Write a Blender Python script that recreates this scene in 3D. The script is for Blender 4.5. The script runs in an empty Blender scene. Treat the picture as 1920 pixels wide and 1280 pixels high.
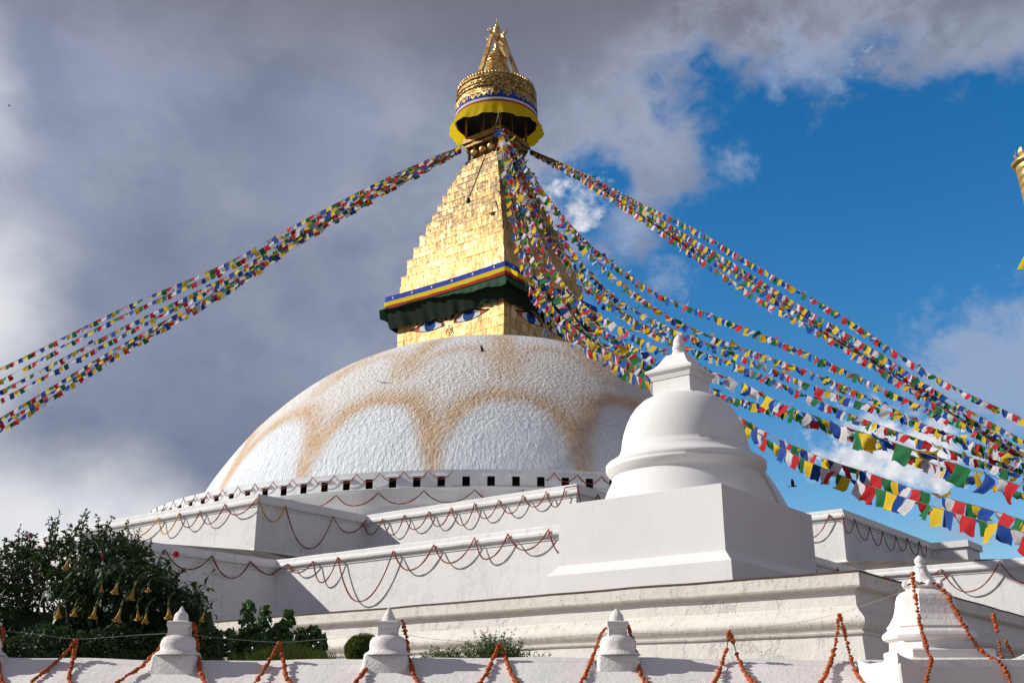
import bpy, bmesh, math, random
from mathutils import Vector, Matrix, noise as mnoise
R = math.radians
random.seed(7)
S = bpy.context.scene
COL = S.collection
EYE = 1.7                                   # camera height above the ground
# ------------------------------------------------------------------ camera
PIT = R(19.169)
cam_d = bpy.data.cameras.new('camera'); cam = bpy.data.objects.new('camera', cam_d); COL.objects.link(cam)
cam.location = (0, 0, EYE); cam.rotation_euler = (R(90) + PIT, 0, 0)
cam_d.sensor_width = 36; cam_d.lens = 36 * 2022 / 1920; cam_d.clip_start = .1; cam_d.clip_end = 6000
S.camera = cam
# ------------------------------------------------------------------ view
S.render.engine = 'CYCLES'
S.view_settings.view_transform = 'Standard'; S.view_settings.look = 'None'
S.view_settings.exposure = 0.26; S.view_settings.gamma = 1
# ------------------------------------------------------------------ sun
SUN = Vector((-2.44, .104, 1.38)).normalized()     # direction towards the sun: low, from the left
sd = bpy.data.lights.new('sun', 'SUN'); sd.energy = 4.0; sd.angle = R(.5); sd.color = (1, .955, .885)
so = bpy.data.objects.new('sun', sd); COL.objects.link(so); so.rotation_euler = SUN.to_track_quat('Z', 'Y').to_euler()
so.location = (-60, 10, 60)

def raydir(px, py):
    u = (px - 960) / 2022; w = -(py - 640) / 2022
    return Vector((u, math.cos(PIT) - w * math.sin(PIT), math.sin(PIT) + w * math.cos(PIT)))
def at(px, py, Y):                          # world point at depth Y along a sight line
    d = raydir(px, py); return Vector((0, 0, EYE)) + d * (Y / d.y)

# ------------------------------------------------------------------ node helper
class NT:
    def __init__(s, tree): s.t = tree; s.t.nodes.clear()
    def n(s, typ, ins=None, **kw):
        nd = s.t.nodes.new(typ)
        for k, v in kw.items(): setattr(nd, k, v)
        for k, v in (ins or {}).items():
            sock = nd.inputs[k]
            if isinstance(v, tuple) and len(v) == 2 and hasattr(v[0], 'outputs'): s.t.links.new(v[0].outputs[v[1]], sock)
            elif hasattr(v, 'outputs'): s.t.links.new(v.outputs[0], sock)
            else: sock.default_value = v
        return nd
    def math(s, op, a, b=0., c=0., clamp=False):
        return s.n('ShaderNodeMath', {0: a, 1: b, 2: c}, operation=op, use_clamp=clamp)
    def ramp(s, v, lo, hi, a=0., b=1., smooth=True):
        return s.n('ShaderNodeMapRange', {0: v, 1: lo, 2: hi, 3: a, 4: b}, interpolation_type='SMOOTHSTEP' if smooth else 'LINEAR')
    def mix(s, f, a, b, blend='MIX'):
        nd = s.t.nodes.new('ShaderNodeMix'); nd.data_type = 'RGBA'; nd.blend_type = blend
        for i, v in ((0, f), (6, a), (7, b)):
            if hasattr(v, 'outputs'):
                o = v.outputs[2] if v.bl_idname == 'ShaderNodeMix' else v.outputs[0]
                s.t.links.new(o, nd.inputs[i])
            elif isinstance(v, tuple) and len(v) == 2: s.t.links.new(v[0].outputs[v[1]], nd.inputs[i])
            else: nd.inputs[i].default_value = v
        return nd
def c3(r, g, b): return (r, g, b, 1)

# ------------------------------------------------------------------ world
def make_world():
    w = bpy.data.worlds.new('World'); S.world = w; w.use_nodes = True
    n = NT(w.node_tree)
    tc = n.n('ShaderNodeTexCoord')
    sky = n.n('ShaderNodeTexSky', sky_type='NISHITA', sun_disc=False, sun_elevation=math.asin(SUN.z),
              sun_rotation=math.atan2(SUN.x, SUN.y), air_density=1.0, dust_density=.3, ozone_density=2.0)
    d = n.n('ShaderNodeVectorMath', {0: (tc, 0)}, operation='NORMALIZE')
    K = 8.6                                # cloud radiance is given absolute, the background strength is 0.1
    hsv = n.n('ShaderNodeHueSaturation', {'Saturation': 1.44, 'Value': 1.14, 'Color': sky})
    def nz(scale, det=8, rough=.55, sq=1.0, off=0.):
        m = n.n('ShaderNodeMapping', {'Vector': d, 'Scale': (1, 1, sq), 'Location': (off, off * .7, off * .3)})
        return n.n('ShaderNodeTexNoise', {'Vector': m, 'Scale': scale, 'Detail': det, 'Roughness': rough})
    big = nz(4.5, 6, .5, 1.5); mid = nz(11, 8, .55, 1.3, 3.); fine = nz(30, 8, .6, 1.2, 7.)
    def disc(px, py, r):
        c = raydir(px, py).normalized()
        dist = n.n('ShaderNodeVectorMath', {0: d, 1: tuple(c)}, operation='DISTANCE')
        return n.math('SUBTRACT', r / 2022, (dist, 1))
    def union(lst):
        o = disc(*lst[0])
        for q in lst[1:]: o = n.math('SMOOTH_MAX', o, disc(*q), .03)
        return o
    hole = union([(1600, 395, 215), (1820, 420, 230), (1440, 300, 125), (1430, 190, 85), (1345, 195, 60), (1500, 215, 85), (1600, 240, 105), (1750, 270, 110), (1400, 560, 260), (1175, 520, 95), (1120, 370, 50),
                  (1700, 900, 420), (1330, 780, 270), (2100, 600, 420), (1500, 1150, 420), (1180, 640, 120)])
    nsum = n.math('ADD', n.math('MULTIPLY', n.math('SUBTRACT', mid, .5), .16), n.math('MULTIPLY', n.math('SUBTRACT', fine, .5), .07))
    cov = n.ramp(n.math('SUBTRACT', n.math('MULTIPLY', hole, -1), nsum), -.022, .03)
    # fair-weather puffs standing in the gap
    n2 = n.math('ADD', n.math('MULTIPLY', n.math('SUBTRACT', fine, .5), .10), n.math('MULTIPLY', n.math('SUBTRACT', nz(75, 6, .6, 1, 2.), .5), .03))
    puffs = union([(1078, 388, 48), (1050, 372, 28), (1630, 830, 78), (1760, 845, 70), (1560, 850, 40), (1500, 745, 14), (1640, 110, 20)])
    pc = n.ramp(n.math('ADD', puffs, n2), -.004, .022)
    veil = union([(1840, 700, 118), (1950, 690, 140), (1180, 430, 38), (1380, 312, 16), (1240, 520, 30), (1485, 112, 46), (1560, 150, 30), (1800, 1000, 55), (1720, 760, 30)])
    vc = n.ramp(n.math('ADD', veil, n.math('MULTIPLY', n2, 1.1)), -.012, .035, 0., .8)
    # overcast shading
    bright = union([(-60, 580, 85), (-70, 480, 50), (-60, 985, 85), (60, 990, 78), (170, 985, 62), (260, 975, 42), (-300, 620, 230), (-190, 150, 110)])
    br = n.ramp(n.math('ADD', bright, n.math('MULTIPLY', n.math('SUBTRACT', mid, .5), .07)), -.06, .035)
    haze = union([(230, 640, 110), (620, 640, 60), (640, 210, 90), (1230, 270, 80), (60, 140, 170), (60, 350, 90), (340, 80, 90), (560, 330, 40)])
    hz = n.ramp(n.math('ADD', haze, nsum), -.05, .06)
    dark = union([(250, 790, 190), (120, 760, 110), (480, 850, 150), (500, 230, 90), (1000, 60, 120), (1750, 60, 120), (300, 500, 80), (1400, 30, 110), (560, 560, 60)])
    dk = n.ramp(n.math('ADD', dark, n.math('MULTIPLY', nsum, 1.3)), -.07, .06)
    base = n.mix(n.ramp(n.math('ADD', n.math('MULTIPLY', mid, .65), n.math('MULTIPLY', nz(7.5, 9, .6, 1.6, 11.), .5)), .38, .80), c3(.195 * K, .232 * K, .335 * K), c3(.37 * K, .40 * K, .50 * K))
    b2 = n.mix(n.math('MULTIPLY', dk, .7), base, c3(.155 * K, .190 * K, .280 * K))
    b3 = n.mix(n.math('MULTIPLY', hz, .5), b2, c3(.28 * K, .32 * K, .46 * K))
    top = n.mix(n.ramp(n.n('ShaderNodeSeparateXYZ', {0: d}).outputs[2].node, .5, .64), b3, c3(.16 * K, .15 * K, .185 * K))
    sep = [x for x in n.t.nodes if x.bl_idname == 'ShaderNodeSeparateXYZ'][0]
    mr = top.inputs[0].links[0].from_node; n.t.links.new(sep.outputs[2], mr.inputs[0])
    b4 = n.mix(n.math('MULTIPLY', br, .95), top, c3(.78 * K, .79 * K, .82 * K))
    rim = n.math('MULTIPLY', n.ramp(n.math('SUBTRACT', n.math('MULTIPLY', hole, -1), nsum), .085, .0), n.ramp(fine, .36, .6, .25, .75))
    b4 = n.mix(rim, b4, c3(.36 * K, .40 * K, .52 * K))
    s1 = n.mix(cov, hsv, b4)
    s2 = n.mix(vc, s1, c3(.32 * K, .40 * K, .56 * K))
    s3 = n.mix(pc, s2, n.mix(n.ramp(nz(60, 4, .5, 1, 5.), .35, .65), c3(.5 * K, .55 * K, .66 * K), c3(.82 * K, .83 * K, .86 * K)))
    # below the horizon: a dull town
    gz = n.ramp((sep, 2), -.06, 0.0)
    s4 = n.mix(gz, c3(.20 * K, .165 * K, .13 * K), s3)
    bg = n.n('ShaderNodeBackground', {'Strength': .1}); n.t.links.new(s4.outputs[2], bg.inputs[0])
    out = n.n('ShaderNodeOutputWorld'); n.t.links.new(bg.outputs[0], out.inputs[0])
make_world()

# ------------------------------------------------------------------ materials
def pmat(name):
    m = bpy.data.materials.new(name); m.use_nodes = True
    n = NT(m.node_tree); out = n.n('ShaderNodeOutputMaterial'); b = n.n('ShaderNodeBsdfPrincipled')
    n.t.links.new(b.outputs[0], out.inputs[0]); return m, n, b
def link(n, a, sock):
    o = a.outputs[2] if a.bl_idname == 'ShaderNodeMix' else a.outputs[0]
    n.t.links.new(o, sock)
def simple(name, col, rough=.7, metal=0., var=.0, spec=.5):
    m, n, b = pmat(name); b.inputs['Roughness'].default_value = rough; b.inputs['Metallic'].default_value = metal
    b.inputs['Specular IOR Level'].default_value = spec
    if var:
        g = n.n('ShaderNodeNewGeometry'); t = n.n('ShaderNodeTexNoise', {'Vector': (g, 0), 'Scale': var, 'Detail': 5.})
        link(n, n.mix(n.ramp(t, .3, .7), c3(*[x * .68 for x in col]), c3(*[min(1, x * 1.25) for x in col])), b.inputs[0])
    else: b.inputs[0].default_value = c3(*col)
    return m
def plaster(name, base=(.80, .79, .77), dirt=.25, dirtcol=(.33, .30, .26), bump=.35, flake=.5, scale=1.0, streak=.3, thr=.60):
    m, n, b = pmat(name)
    g = n.n('ShaderNodeNewGeometry')
    pos = n.n('ShaderNodeVectorMath', {0: (g, 0), 1: (scale, scale, scale)}, operation='MULTIPLY')
    big = n.n('ShaderNodeTexNoise', {'Vector': pos, 'Scale': .5, 'Detail': 6.})
    med = n.n('ShaderNodeTexNoise', {'Vector': pos, 'Scale': 3.2, 'Detail': 8., 'Roughness': .62})
    fin = n.n('ShaderNodeTexNoise', {'Vector': pos, 'Scale': 16., 'Detail': 6., 'Roughness': .65})
    st = n.n('ShaderNodeTexNoise', {'Vector': n.n('ShaderNodeVectorMath', {0: pos, 1: (5., 5., .45)}, operation='MULTIPLY'), 'Scale': 1.6, 'Detail': 5.})
    wrp = n.n('ShaderNodeMix'); wrp.data_type = 'VECTOR'; wrp.inputs[0].default_value = .5
    n.t.links.new(pos.outputs[0], wrp.inputs[4]); n.t.links.new(med.outputs[1], wrp.inputs[5])
    vor = n.n('ShaderNodeTexVoronoi', {'Vector': n.n('ShaderNodeVectorMath', {0: (wrp, 1), 1: (1.5, 1.5, .6)}, operation='MULTIPLY'), 'Scale': 1.5}, feature='DISTANCE_TO_EDGE')
    crack = n.ramp(vor, .0, .05)
    crack = n.math('MAXIMUM', crack, n.ramp(big, .45, .52))
    c1 = n.mix(n.ramp(big, .3, .7), c3(*[x * .93 for x in base]), c3(*base))
    c2 = n.mix(n.math('MULTIPLY', n.ramp(st, .56, .76), streak), c1, c3(*dirtcol), 'MIX')
    mold = n.math('MULTIPLY', n.ramp(fin, thr, thr + .1), n.ramp(med, .46, .62))
    c4 = n.mix(n.math('MULTIPLY', mold, dirt * 2.4, clamp=True), c2, c3(*[x * .35 for x in dirtcol]))
    c5 = n.mix(n.math('MULTIPLY', n.ramp(med, .5, .78), dirt), c4, c3(*dirtcol))
    c6 = n.mix(n.math('MULTIPLY', n.math('SUBTRACT', 1., crack), flake * .13), c5, c3(.36, .33, .3))
    link(n, c6, b.inputs[0]); b.inputs['Roughness'].default_value = .85; b.inputs['Specular IOR Level'].default_value = .25
    h = n.math('ADD', n.math('MULTIPLY', med, .5), n.math('MULTIPLY', fin, .18))
    h = n.math('ADD', h, n.math('MULTIPLY', n.math('SUBTRACT', crack, 1.), .12 * flake * 2))
    h = n.math('ADD', h, n.math('MULTIPLY', n.ramp(big, .47, .5), .12 * flake))
    bp = n.n('ShaderNodeBump', {'Strength': bump, 'Distance': .06, 'Height': h}); n.t.links.new(bp.outputs[0], b.inputs['Normal'])
    return m
M = {}
M['wall'] = plaster('lime_plaster', (.815, .81, .80), .13, flake=.7, bump=.42, streak=.24)
M['coping'] = plaster('weathered_coping', (.81, .805, .795), .28, dirtcol=(.36, .33, .30), bump=.5, flake=.2, streak=.26)
M['old'] = plaster('old_flaking_plaster', (.78, .76, .71), .18, dirtcol=(.47, .42, .34), bump=.6, flake=1.0, scale=1.3, streak=.26)
M['old_coping'] = plaster('mouldy_coping', (.77, .74, .68), .34, dirtcol=(.42, .35, .26), bump=.6, flake=.3, scale=1.6, streak=.42, thr=.55)
M['fresh'] = plaster('fresh_whitewash', (.81, .80, .785), .06, bump=.13, flake=.0, streak=.10)
M['front'] = plaster('thick_whitewash', (.82, .795, .77), .04, bump=.38, flake=.12, scale=2.4, streak=.04)
M['mini'] = plaster('brushed_whitewash', (.80, .775, .75), .06, bump=.6, flake=.0, scale=4., streak=.1)
M['band'] = plaster('niche_band_plaster', (.79, .81, .83), .16, dirtcol=(.45, .40, .34), bump=.25, flake=.2, streak=.35)
M['edge'] = simple('mossy_brick_edge', (.085, .055, .04), .95, var=5.)
M['roofing'] = simple('weathered_roof_slope', (.105, .09, .078), .95, var=1.4)
M['dark'] = simple('recess_black', (.012, .011, .01), .95)  # near-black lining for the niche recesses and the canopy underside
M['soot'] = simple('niche_sill_dirt', (.16, .10, .06), .95, var=9.)
M['ground'] = simple('stone_paving', (.27, .225, .19), .9, var=.6)
M['thread'] = simple('white_thread', (.35, .35, .35), .5)
M['cord'] = simple('flag_cord', (.16, .13, .11), .8)
M['iron'] = simple('dark_iron', (.03, .027, .022), .5, .3)
M['wood'] = simple('old_gilded_timber', (.18, .11, .05), .55, .3, var=3.)

def dome_mat():
    m, n, b = pmat('whitewashed_dome')
    g = n.n('ShaderNodeNewGeometry'); a = n.n('ShaderNodeAttribute', attribute_name='stain'); sp = n.n('ShaderNodeSeparateColor', {0: (a, 0)})
    pos = (g, 0)
    med = n.n('ShaderNodeTexNoise', {'Vector': pos, 'Scale': 1.1, 'Detail': 7., 'Roughness': .6})
    sep = n.n('ShaderNodeSeparateXYZ', {0: pos})
    lowz = n.ramp((sep, 2), 12.2, 14.6, 1., 0.)
    lump = n.n('ShaderNodeTexNoise', {'Vector': pos, 'Scale': 5.2, 'Detail': 4., 'Roughness': .55, 'Distortion': .4})
    pstr = n.n('ShaderNodeVectorMath', {0: pos, 1: (6., 6., 1.3)}, operation='MULTIPLY')
    drip = n.n('ShaderNodeTexNoise', {'Vector': pstr, 'Scale': 1.0, 'Detail': 5., 'Roughness': .6})
    fine = n.n('ShaderNodeTexNoise', {'Vector': pos, 'Scale': 12., 'Detail': 5., 'Roughness': .6})
    hgt = n.n('ShaderNodeMix'); hgt.data_type = 'FLOAT'
    n.t.links.new(lowz.outputs[0], hgt.inputs[0]); n.t.links.new(lump.outputs[0], hgt.inputs[2]); n.t.links.new(drip.outputs[0], hgt.inputs[3])
    h = n.math('ADD', (hgt, 0), n.math('MULTIPLY', fine, .32))
    st = n.math('MULTIPLY', (sp, 0), n.ramp(med, .25, .65, .72, 1.08))
    st = n.math('MULTIPLY', st, n.ramp(lump, .3, .68, .82, 1.08), clamp=True)
    low = n.mix(n.ramp(drip, .3, .7), c3(.50, .31, .145), c3(.68, .48, .30))
    white = n.mix(n.ramp(lump, .3, .7), c3(.69, .735, .78), c3(.80, .84, .88))
    dull = n.mix(n.math('MULTIPLY', (sp, 1), n.ramp(fine, .3, .7, .5, 1.0)), white, c3(.72, .635, .53))
    col = n.mix(st, dull, low)
    # grime runs at the foot of the dome
    foot = n.math('MULTIPLY', n.ramp((sep, 2), 11.0, 12.6, 1., 0.), n.ramp(drip, .5, .68))
    col = n.mix(n.math('MULTIPLY', foot, .5), col, c3(.47, .45, .40))
    link(n, col, b.inputs[0]); b.inputs['Roughness'].default_value = .8; b.inputs['Specular IOR Level'].default_value = .25
    bp = n.n('ShaderNodeBump', {'Strength': 1.0, 'Distance': .15, 'Height': h}); n.t.links.new(bp.outputs[0], b.inputs['Normal'])
    return m
M['dome'] = dome_mat()

def gold_mat(name, panels=True, dark=0.0, relief=False, base=((.46, .29, .085), (.66, .46, .175)), rough=.5, metal=.55):
    m, n, b = pmat(name)
    g = n.n('ShaderNodeNewGeometry')
    uv = n.n('ShaderNodeUVMap')
    pos = (g, 0)
    big = n.n('ShaderNodeTexNoise', {'Vector': pos, 'Scale': 1.3, 'Detail': 6., 'Roughness': .65})
    fin = n.n('ShaderNodeTexNoise', {'Vector': pos, 'Scale': 5., 'Detail': 7., 'Roughness': .65})
    stp = n.n('ShaderNodeVectorMath', {0: pos, 1: (2.2, 2.2, .45)}, operation='MULTIPLY')
    stk = n.n('ShaderNodeTexNoise', {'Vector': stp, 'Scale': 1.5, 'Detail': 5., 'Roughness': .6})
    col = n.mix(n.ramp(big, .35, .68), c3(*base[0]), c3(*base[1]))
    hg = n.math('MULTIPLY', fin, .25)
    if panels:
        br = n.n('ShaderNodeTexBrick', {'Vector': uv, 'Color1': c3(.0, .0, .0), 'Color2': c3(1, 1, 1), 'Mortar': c3(.5, .5, .5), 'Scale': 1.0,
              'Mortar Size': .018, 'Mortar Smooth': .3, 'Bias': 0., 'Brick Width': .62, 'Row Height': 1.0})
        br.offset = .37; br.squash = 1.0
        col = n.mix(n.math('MULTIPLY', n.ramp(br, .5, .96), .5), col, c3(.34, .20, .065))
        col = n.mix(n.math('MULTIPLY', n.ramp((br, 0), .05, .4, 1., 0.), .32), col, c3(.80, .66, .38))
        col = n.mix(n.math('MULTIPLY', (br, 1), .9), col, c3(.13, .07, .025))
        hg = n.math('SUBTRACT', hg, n.math('MULTIPLY', (br, 1), .5))
        hg = n.math('ADD', hg, n.math('MULTIPLY', (br, 0), .22))
    col = n.mix(n.math('MULTIPLY', n.ramp(stk, .50, .68), .8), col, c3(.22, .115, .035))
    col = n.mix(n.math('MULTIPLY', n.ramp(fin, .62, .75), .5), col, c3(.28, .15, .05))
    if dark:                                # soot and water stain high on the spire
        s = n.n('ShaderNodeSeparateXYZ', {0: pos})
        msk = n.math('MULTIPLY', n.ramp((s, 2), 26.0, 31.5), n.ramp(n.math('ADD', n.math('MULTIPLY', stk, .6), n.math('MULTIPLY', big, .5)), .43, .60))
        col = n.mix(n.math('MULTIPLY', msk, dark), col, c3(.085, .05, .022))
    if relief:
        v = n.n('ShaderNodeTexVoronoi', {'Vector': uv, 'Scale': 8.}, feature='SMOOTH_F1')
        w = n.n('ShaderNodeTexVoronoi', {'Vector': uv, 'Scale': 17.}, feature='F1')
        hg = n.math('ADD', hg, n.math('ADD', n.math('MULTIPLY', v, 1.1), n.math('MULTIPLY', w, .6)))
        col = n.mix(n.math('MULTIPLY', n.ramp(n.math('ADD', v, n.math('MULTIPLY', w, .4)), .42, .75), .85), col, c3(.10, .055, .018))
    link(n, col, b.inputs[0]); b.inputs['Metallic'].default_value = metal
    n.t.links.new(n.ramp(fin, .3, .7, rough - .08, rough + .14).outputs[0], b.inputs['Roughness'])
    bp = n.n('ShaderNodeBump', {'Strength': .5, 'Distance': .05 if not relief else .09, 'Height': hg}); n.t.links.new(bp.outputs[0], b.inputs['Normal'])
    return m
M['gold_panel'] = gold_mat('gilded_copper_panels', True, .85)
M['gold_cube'] = gold_mat('gilded_harmika_panels', True, 0.)
M['gold_relief'] = gold_mat('gilded_repousse', False, 0., True, base=((.62, .40, .13), (.80, .56, .22)), rough=.38, metal=.8)
M['gold'] = gold_mat('gilded_copper', False, 0., False, base=((.66, .43, .14), (.84, .60, .24)), rough=.32, metal=.85)
M['gold_corner'] = gold_mat('gilded_corner_relief', False, 0., False, rough=.5, metal=.5)
M['gold_old'] = gold_mat('tarnished_gilding', False, 0., False, base=((.16, .09, .03), (.34, .20, .07)), rough=.5)

def cloth(name, col, trans=.35, rough=.8, printed=0.):
    m = bpy.data.materials.new(name); m.use_nodes = True; n = NT(m.node_tree)
    out = n.n('ShaderNodeOutputMaterial'); b = n.n('ShaderNodeBsdfPrincipled', {'Roughness': rough, 'Specular IOR Level': .15})
    tr = n.n('ShaderNodeBsdfTranslucent')
    oi = n.n('ShaderNodeObjectInfo')
    c = n.mix(n.ramp((oi, 5), 0., 1., 0., 1., False), c3(*[x * .78 for x in col]), c3(*[min(1., x * 1.12 + .012) for x in col]))
    if printed:
        tcn = n.n('ShaderNodeTexCoord')
        mp = n.n('ShaderNodeMapping', {'Vector': (tcn, 3), 'Scale': (26., 1., 60.)})
        tx = n.n('ShaderNodeTexNoise', {'Vector': mp, 'Scale': 1., 'Detail': 3.})
        s = n.n('ShaderNodeSeparateXYZ', {0: (tcn, 3)})
        rows = n.math('GREATER_THAN', n.math('FRACT', n.math('MULTIPLY', (s, 2), 30.)), .38)
        box = n.math('MULTIPLY', n.math('LESS_THAN', n.math('ABSOLUTE', (s, 0)), .125), n.math('LESS_THAN', n.math('ABSOLUTE', n.math('ADD', (s, 2), .15)), .115))
        k = n.math('MULTIPLY', n.math('MULTIPLY', rows, box), n.ramp(tx, .44, .56))
        c = n.mix(n.math('MULTIPLY', k, printed), c, c3(.06, .05, .06))
    n.t.links.new(c.outputs[2], b.inputs[0]); n.t.links.new(c.outputs[2], tr.inputs[0])
    ms = n.n('ShaderNodeMixShader', {0: trans}); n.t.links.new(b.outputs[0], ms.inputs[1]); n.t.links.new(tr.outputs[0], ms.inputs[2])
    n.t.links.new(ms.outputs[0], out.inputs[0]); return m
M['f_blue'] = cloth('flag_blue', (.015, .065, .32)); M['f_white'] = cloth('flag_white', (.72, .70, .72), .4, printed=.4)
M['f_red'] = cloth('flag_red', (.52, .022, .03)); M['f_green'] = cloth('flag_green', (.016, .16, .055)); M['f_yellow'] = cloth('flag_yellow', (.80, .56, .02), .4, printed=.35)
M['c_blue'] = cloth('cloth_blue', (.018, .045, .34), .15); M['c_yellow'] = cloth('cloth_yellow', (.95, .70, .012), .5)
M['c_red'] = cloth('cloth_red', (.42, .045, .025), .15); M['c_green'] = cloth('cloth_green', (.008, .055, .02), .06); M['c_white'] = cloth('cloth_white', (.72, .68, .76), .2)
M['c_shaded'] = cloth('cloth_green_shaded', (.0025, .013, .006), .0)  # green cloth with the shade under the valance put into its colour
M['marigold'] = simple('dried_marigold', (.42, .085, .014), .85, var=26.)
M['marigold_far'] = simple('marigold_string', (.25, .05, .018), .9, var=6.)
M['marigold_yel'] = simple('yellow_marigold_string', (.62, .33, .03), .9, var=6.)
def paint(name, col): return simple(name, col, .8, spec=.08)
M['eye_white'] = paint('eye_white', (.60, .61, .64)); M['eye_blue'] = simple('eye_blue', (.016, .062, .23), .8, var=2., spec=.08)
M['eye_pupil'] = paint('eye_pupil', (.008, .02, .09)); M['eye_black'] = paint('eye_line', (.012, .012, .02)); M['eye_red'] = paint('eye_red', (.50, .10, .06))
def leafmat(name, c1, c2, trans=.3):
    m = bpy.data.materials.new(name); m.use_nodes = True; n = NT(m.node_tree)
    out = n.n('ShaderNodeOutputMaterial'); b = n.n('ShaderNodeBsdfPrincipled', {'Roughness': .5, 'Specular IOR Level': .35}); tr = n.n('ShaderNodeBsdfTranslucent')
    g = n.n('ShaderNodeNewGeometry'); t = n.n('ShaderNodeTexNoise', {'Vector': (g, 0), 'Scale': 7., 'Detail': 3.})
    t2 = n.math('ADD', n.math('MULTIPLY', t, .6), n.math('MULTIPLY', (g, 8), .4)) if len(g.outputs) > 8 else t
    c = n.mix(n.ramp(t2, .3, .7), c3(*c1), c3(*c2))
    n.t.links.new(c.outputs[2], b.inputs[0]); n.t.links.new(c.outputs[2], tr.inputs[0])
    ms = n.n('ShaderNodeMixShader', {0: trans}); n.t.links.new(b.outputs[0], ms.inputs[1]); n.t.links.new(tr.outputs[0], ms.inputs[2]); n.t.links.new(ms.outputs[0], out.inputs[0])
    return m
M['leaf_dark'] = leafmat('hibiscus_leaf', (.018, .044, .012), (.048, .095, .024), .25)
M['leaf_long'] = leafmat('trumpet_leaf', (.018, .045, .012), (.045, .085, .022), .22)
M['leaf_round'] = leafmat('round_leaf', (.04, .095, .02), (.075, .15, .035), .3)
M['leaf_grass'] = leafmat('thin_grass', (.07, .12, .03), (.13, .17, .05), .3)
M['leaf_box'] = leafmat('box_leaf', (.06, .10, .012), (.13, .17, .03), .25)
M['bark'] = simple('bark', (.07, .05, .035), .9, var=8.)
M['petal'] = leafmat('trumpet_petal', (.34, .17, .02), (.50, .31, .06), .3)
M['petal_red'] = leafmat('hibiscus_petal', (.45, .02, .05), (.6, .05, .09), .3)
M['bird'] = simple('dark_feathers', (.02, .019, .02), .7)

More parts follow.
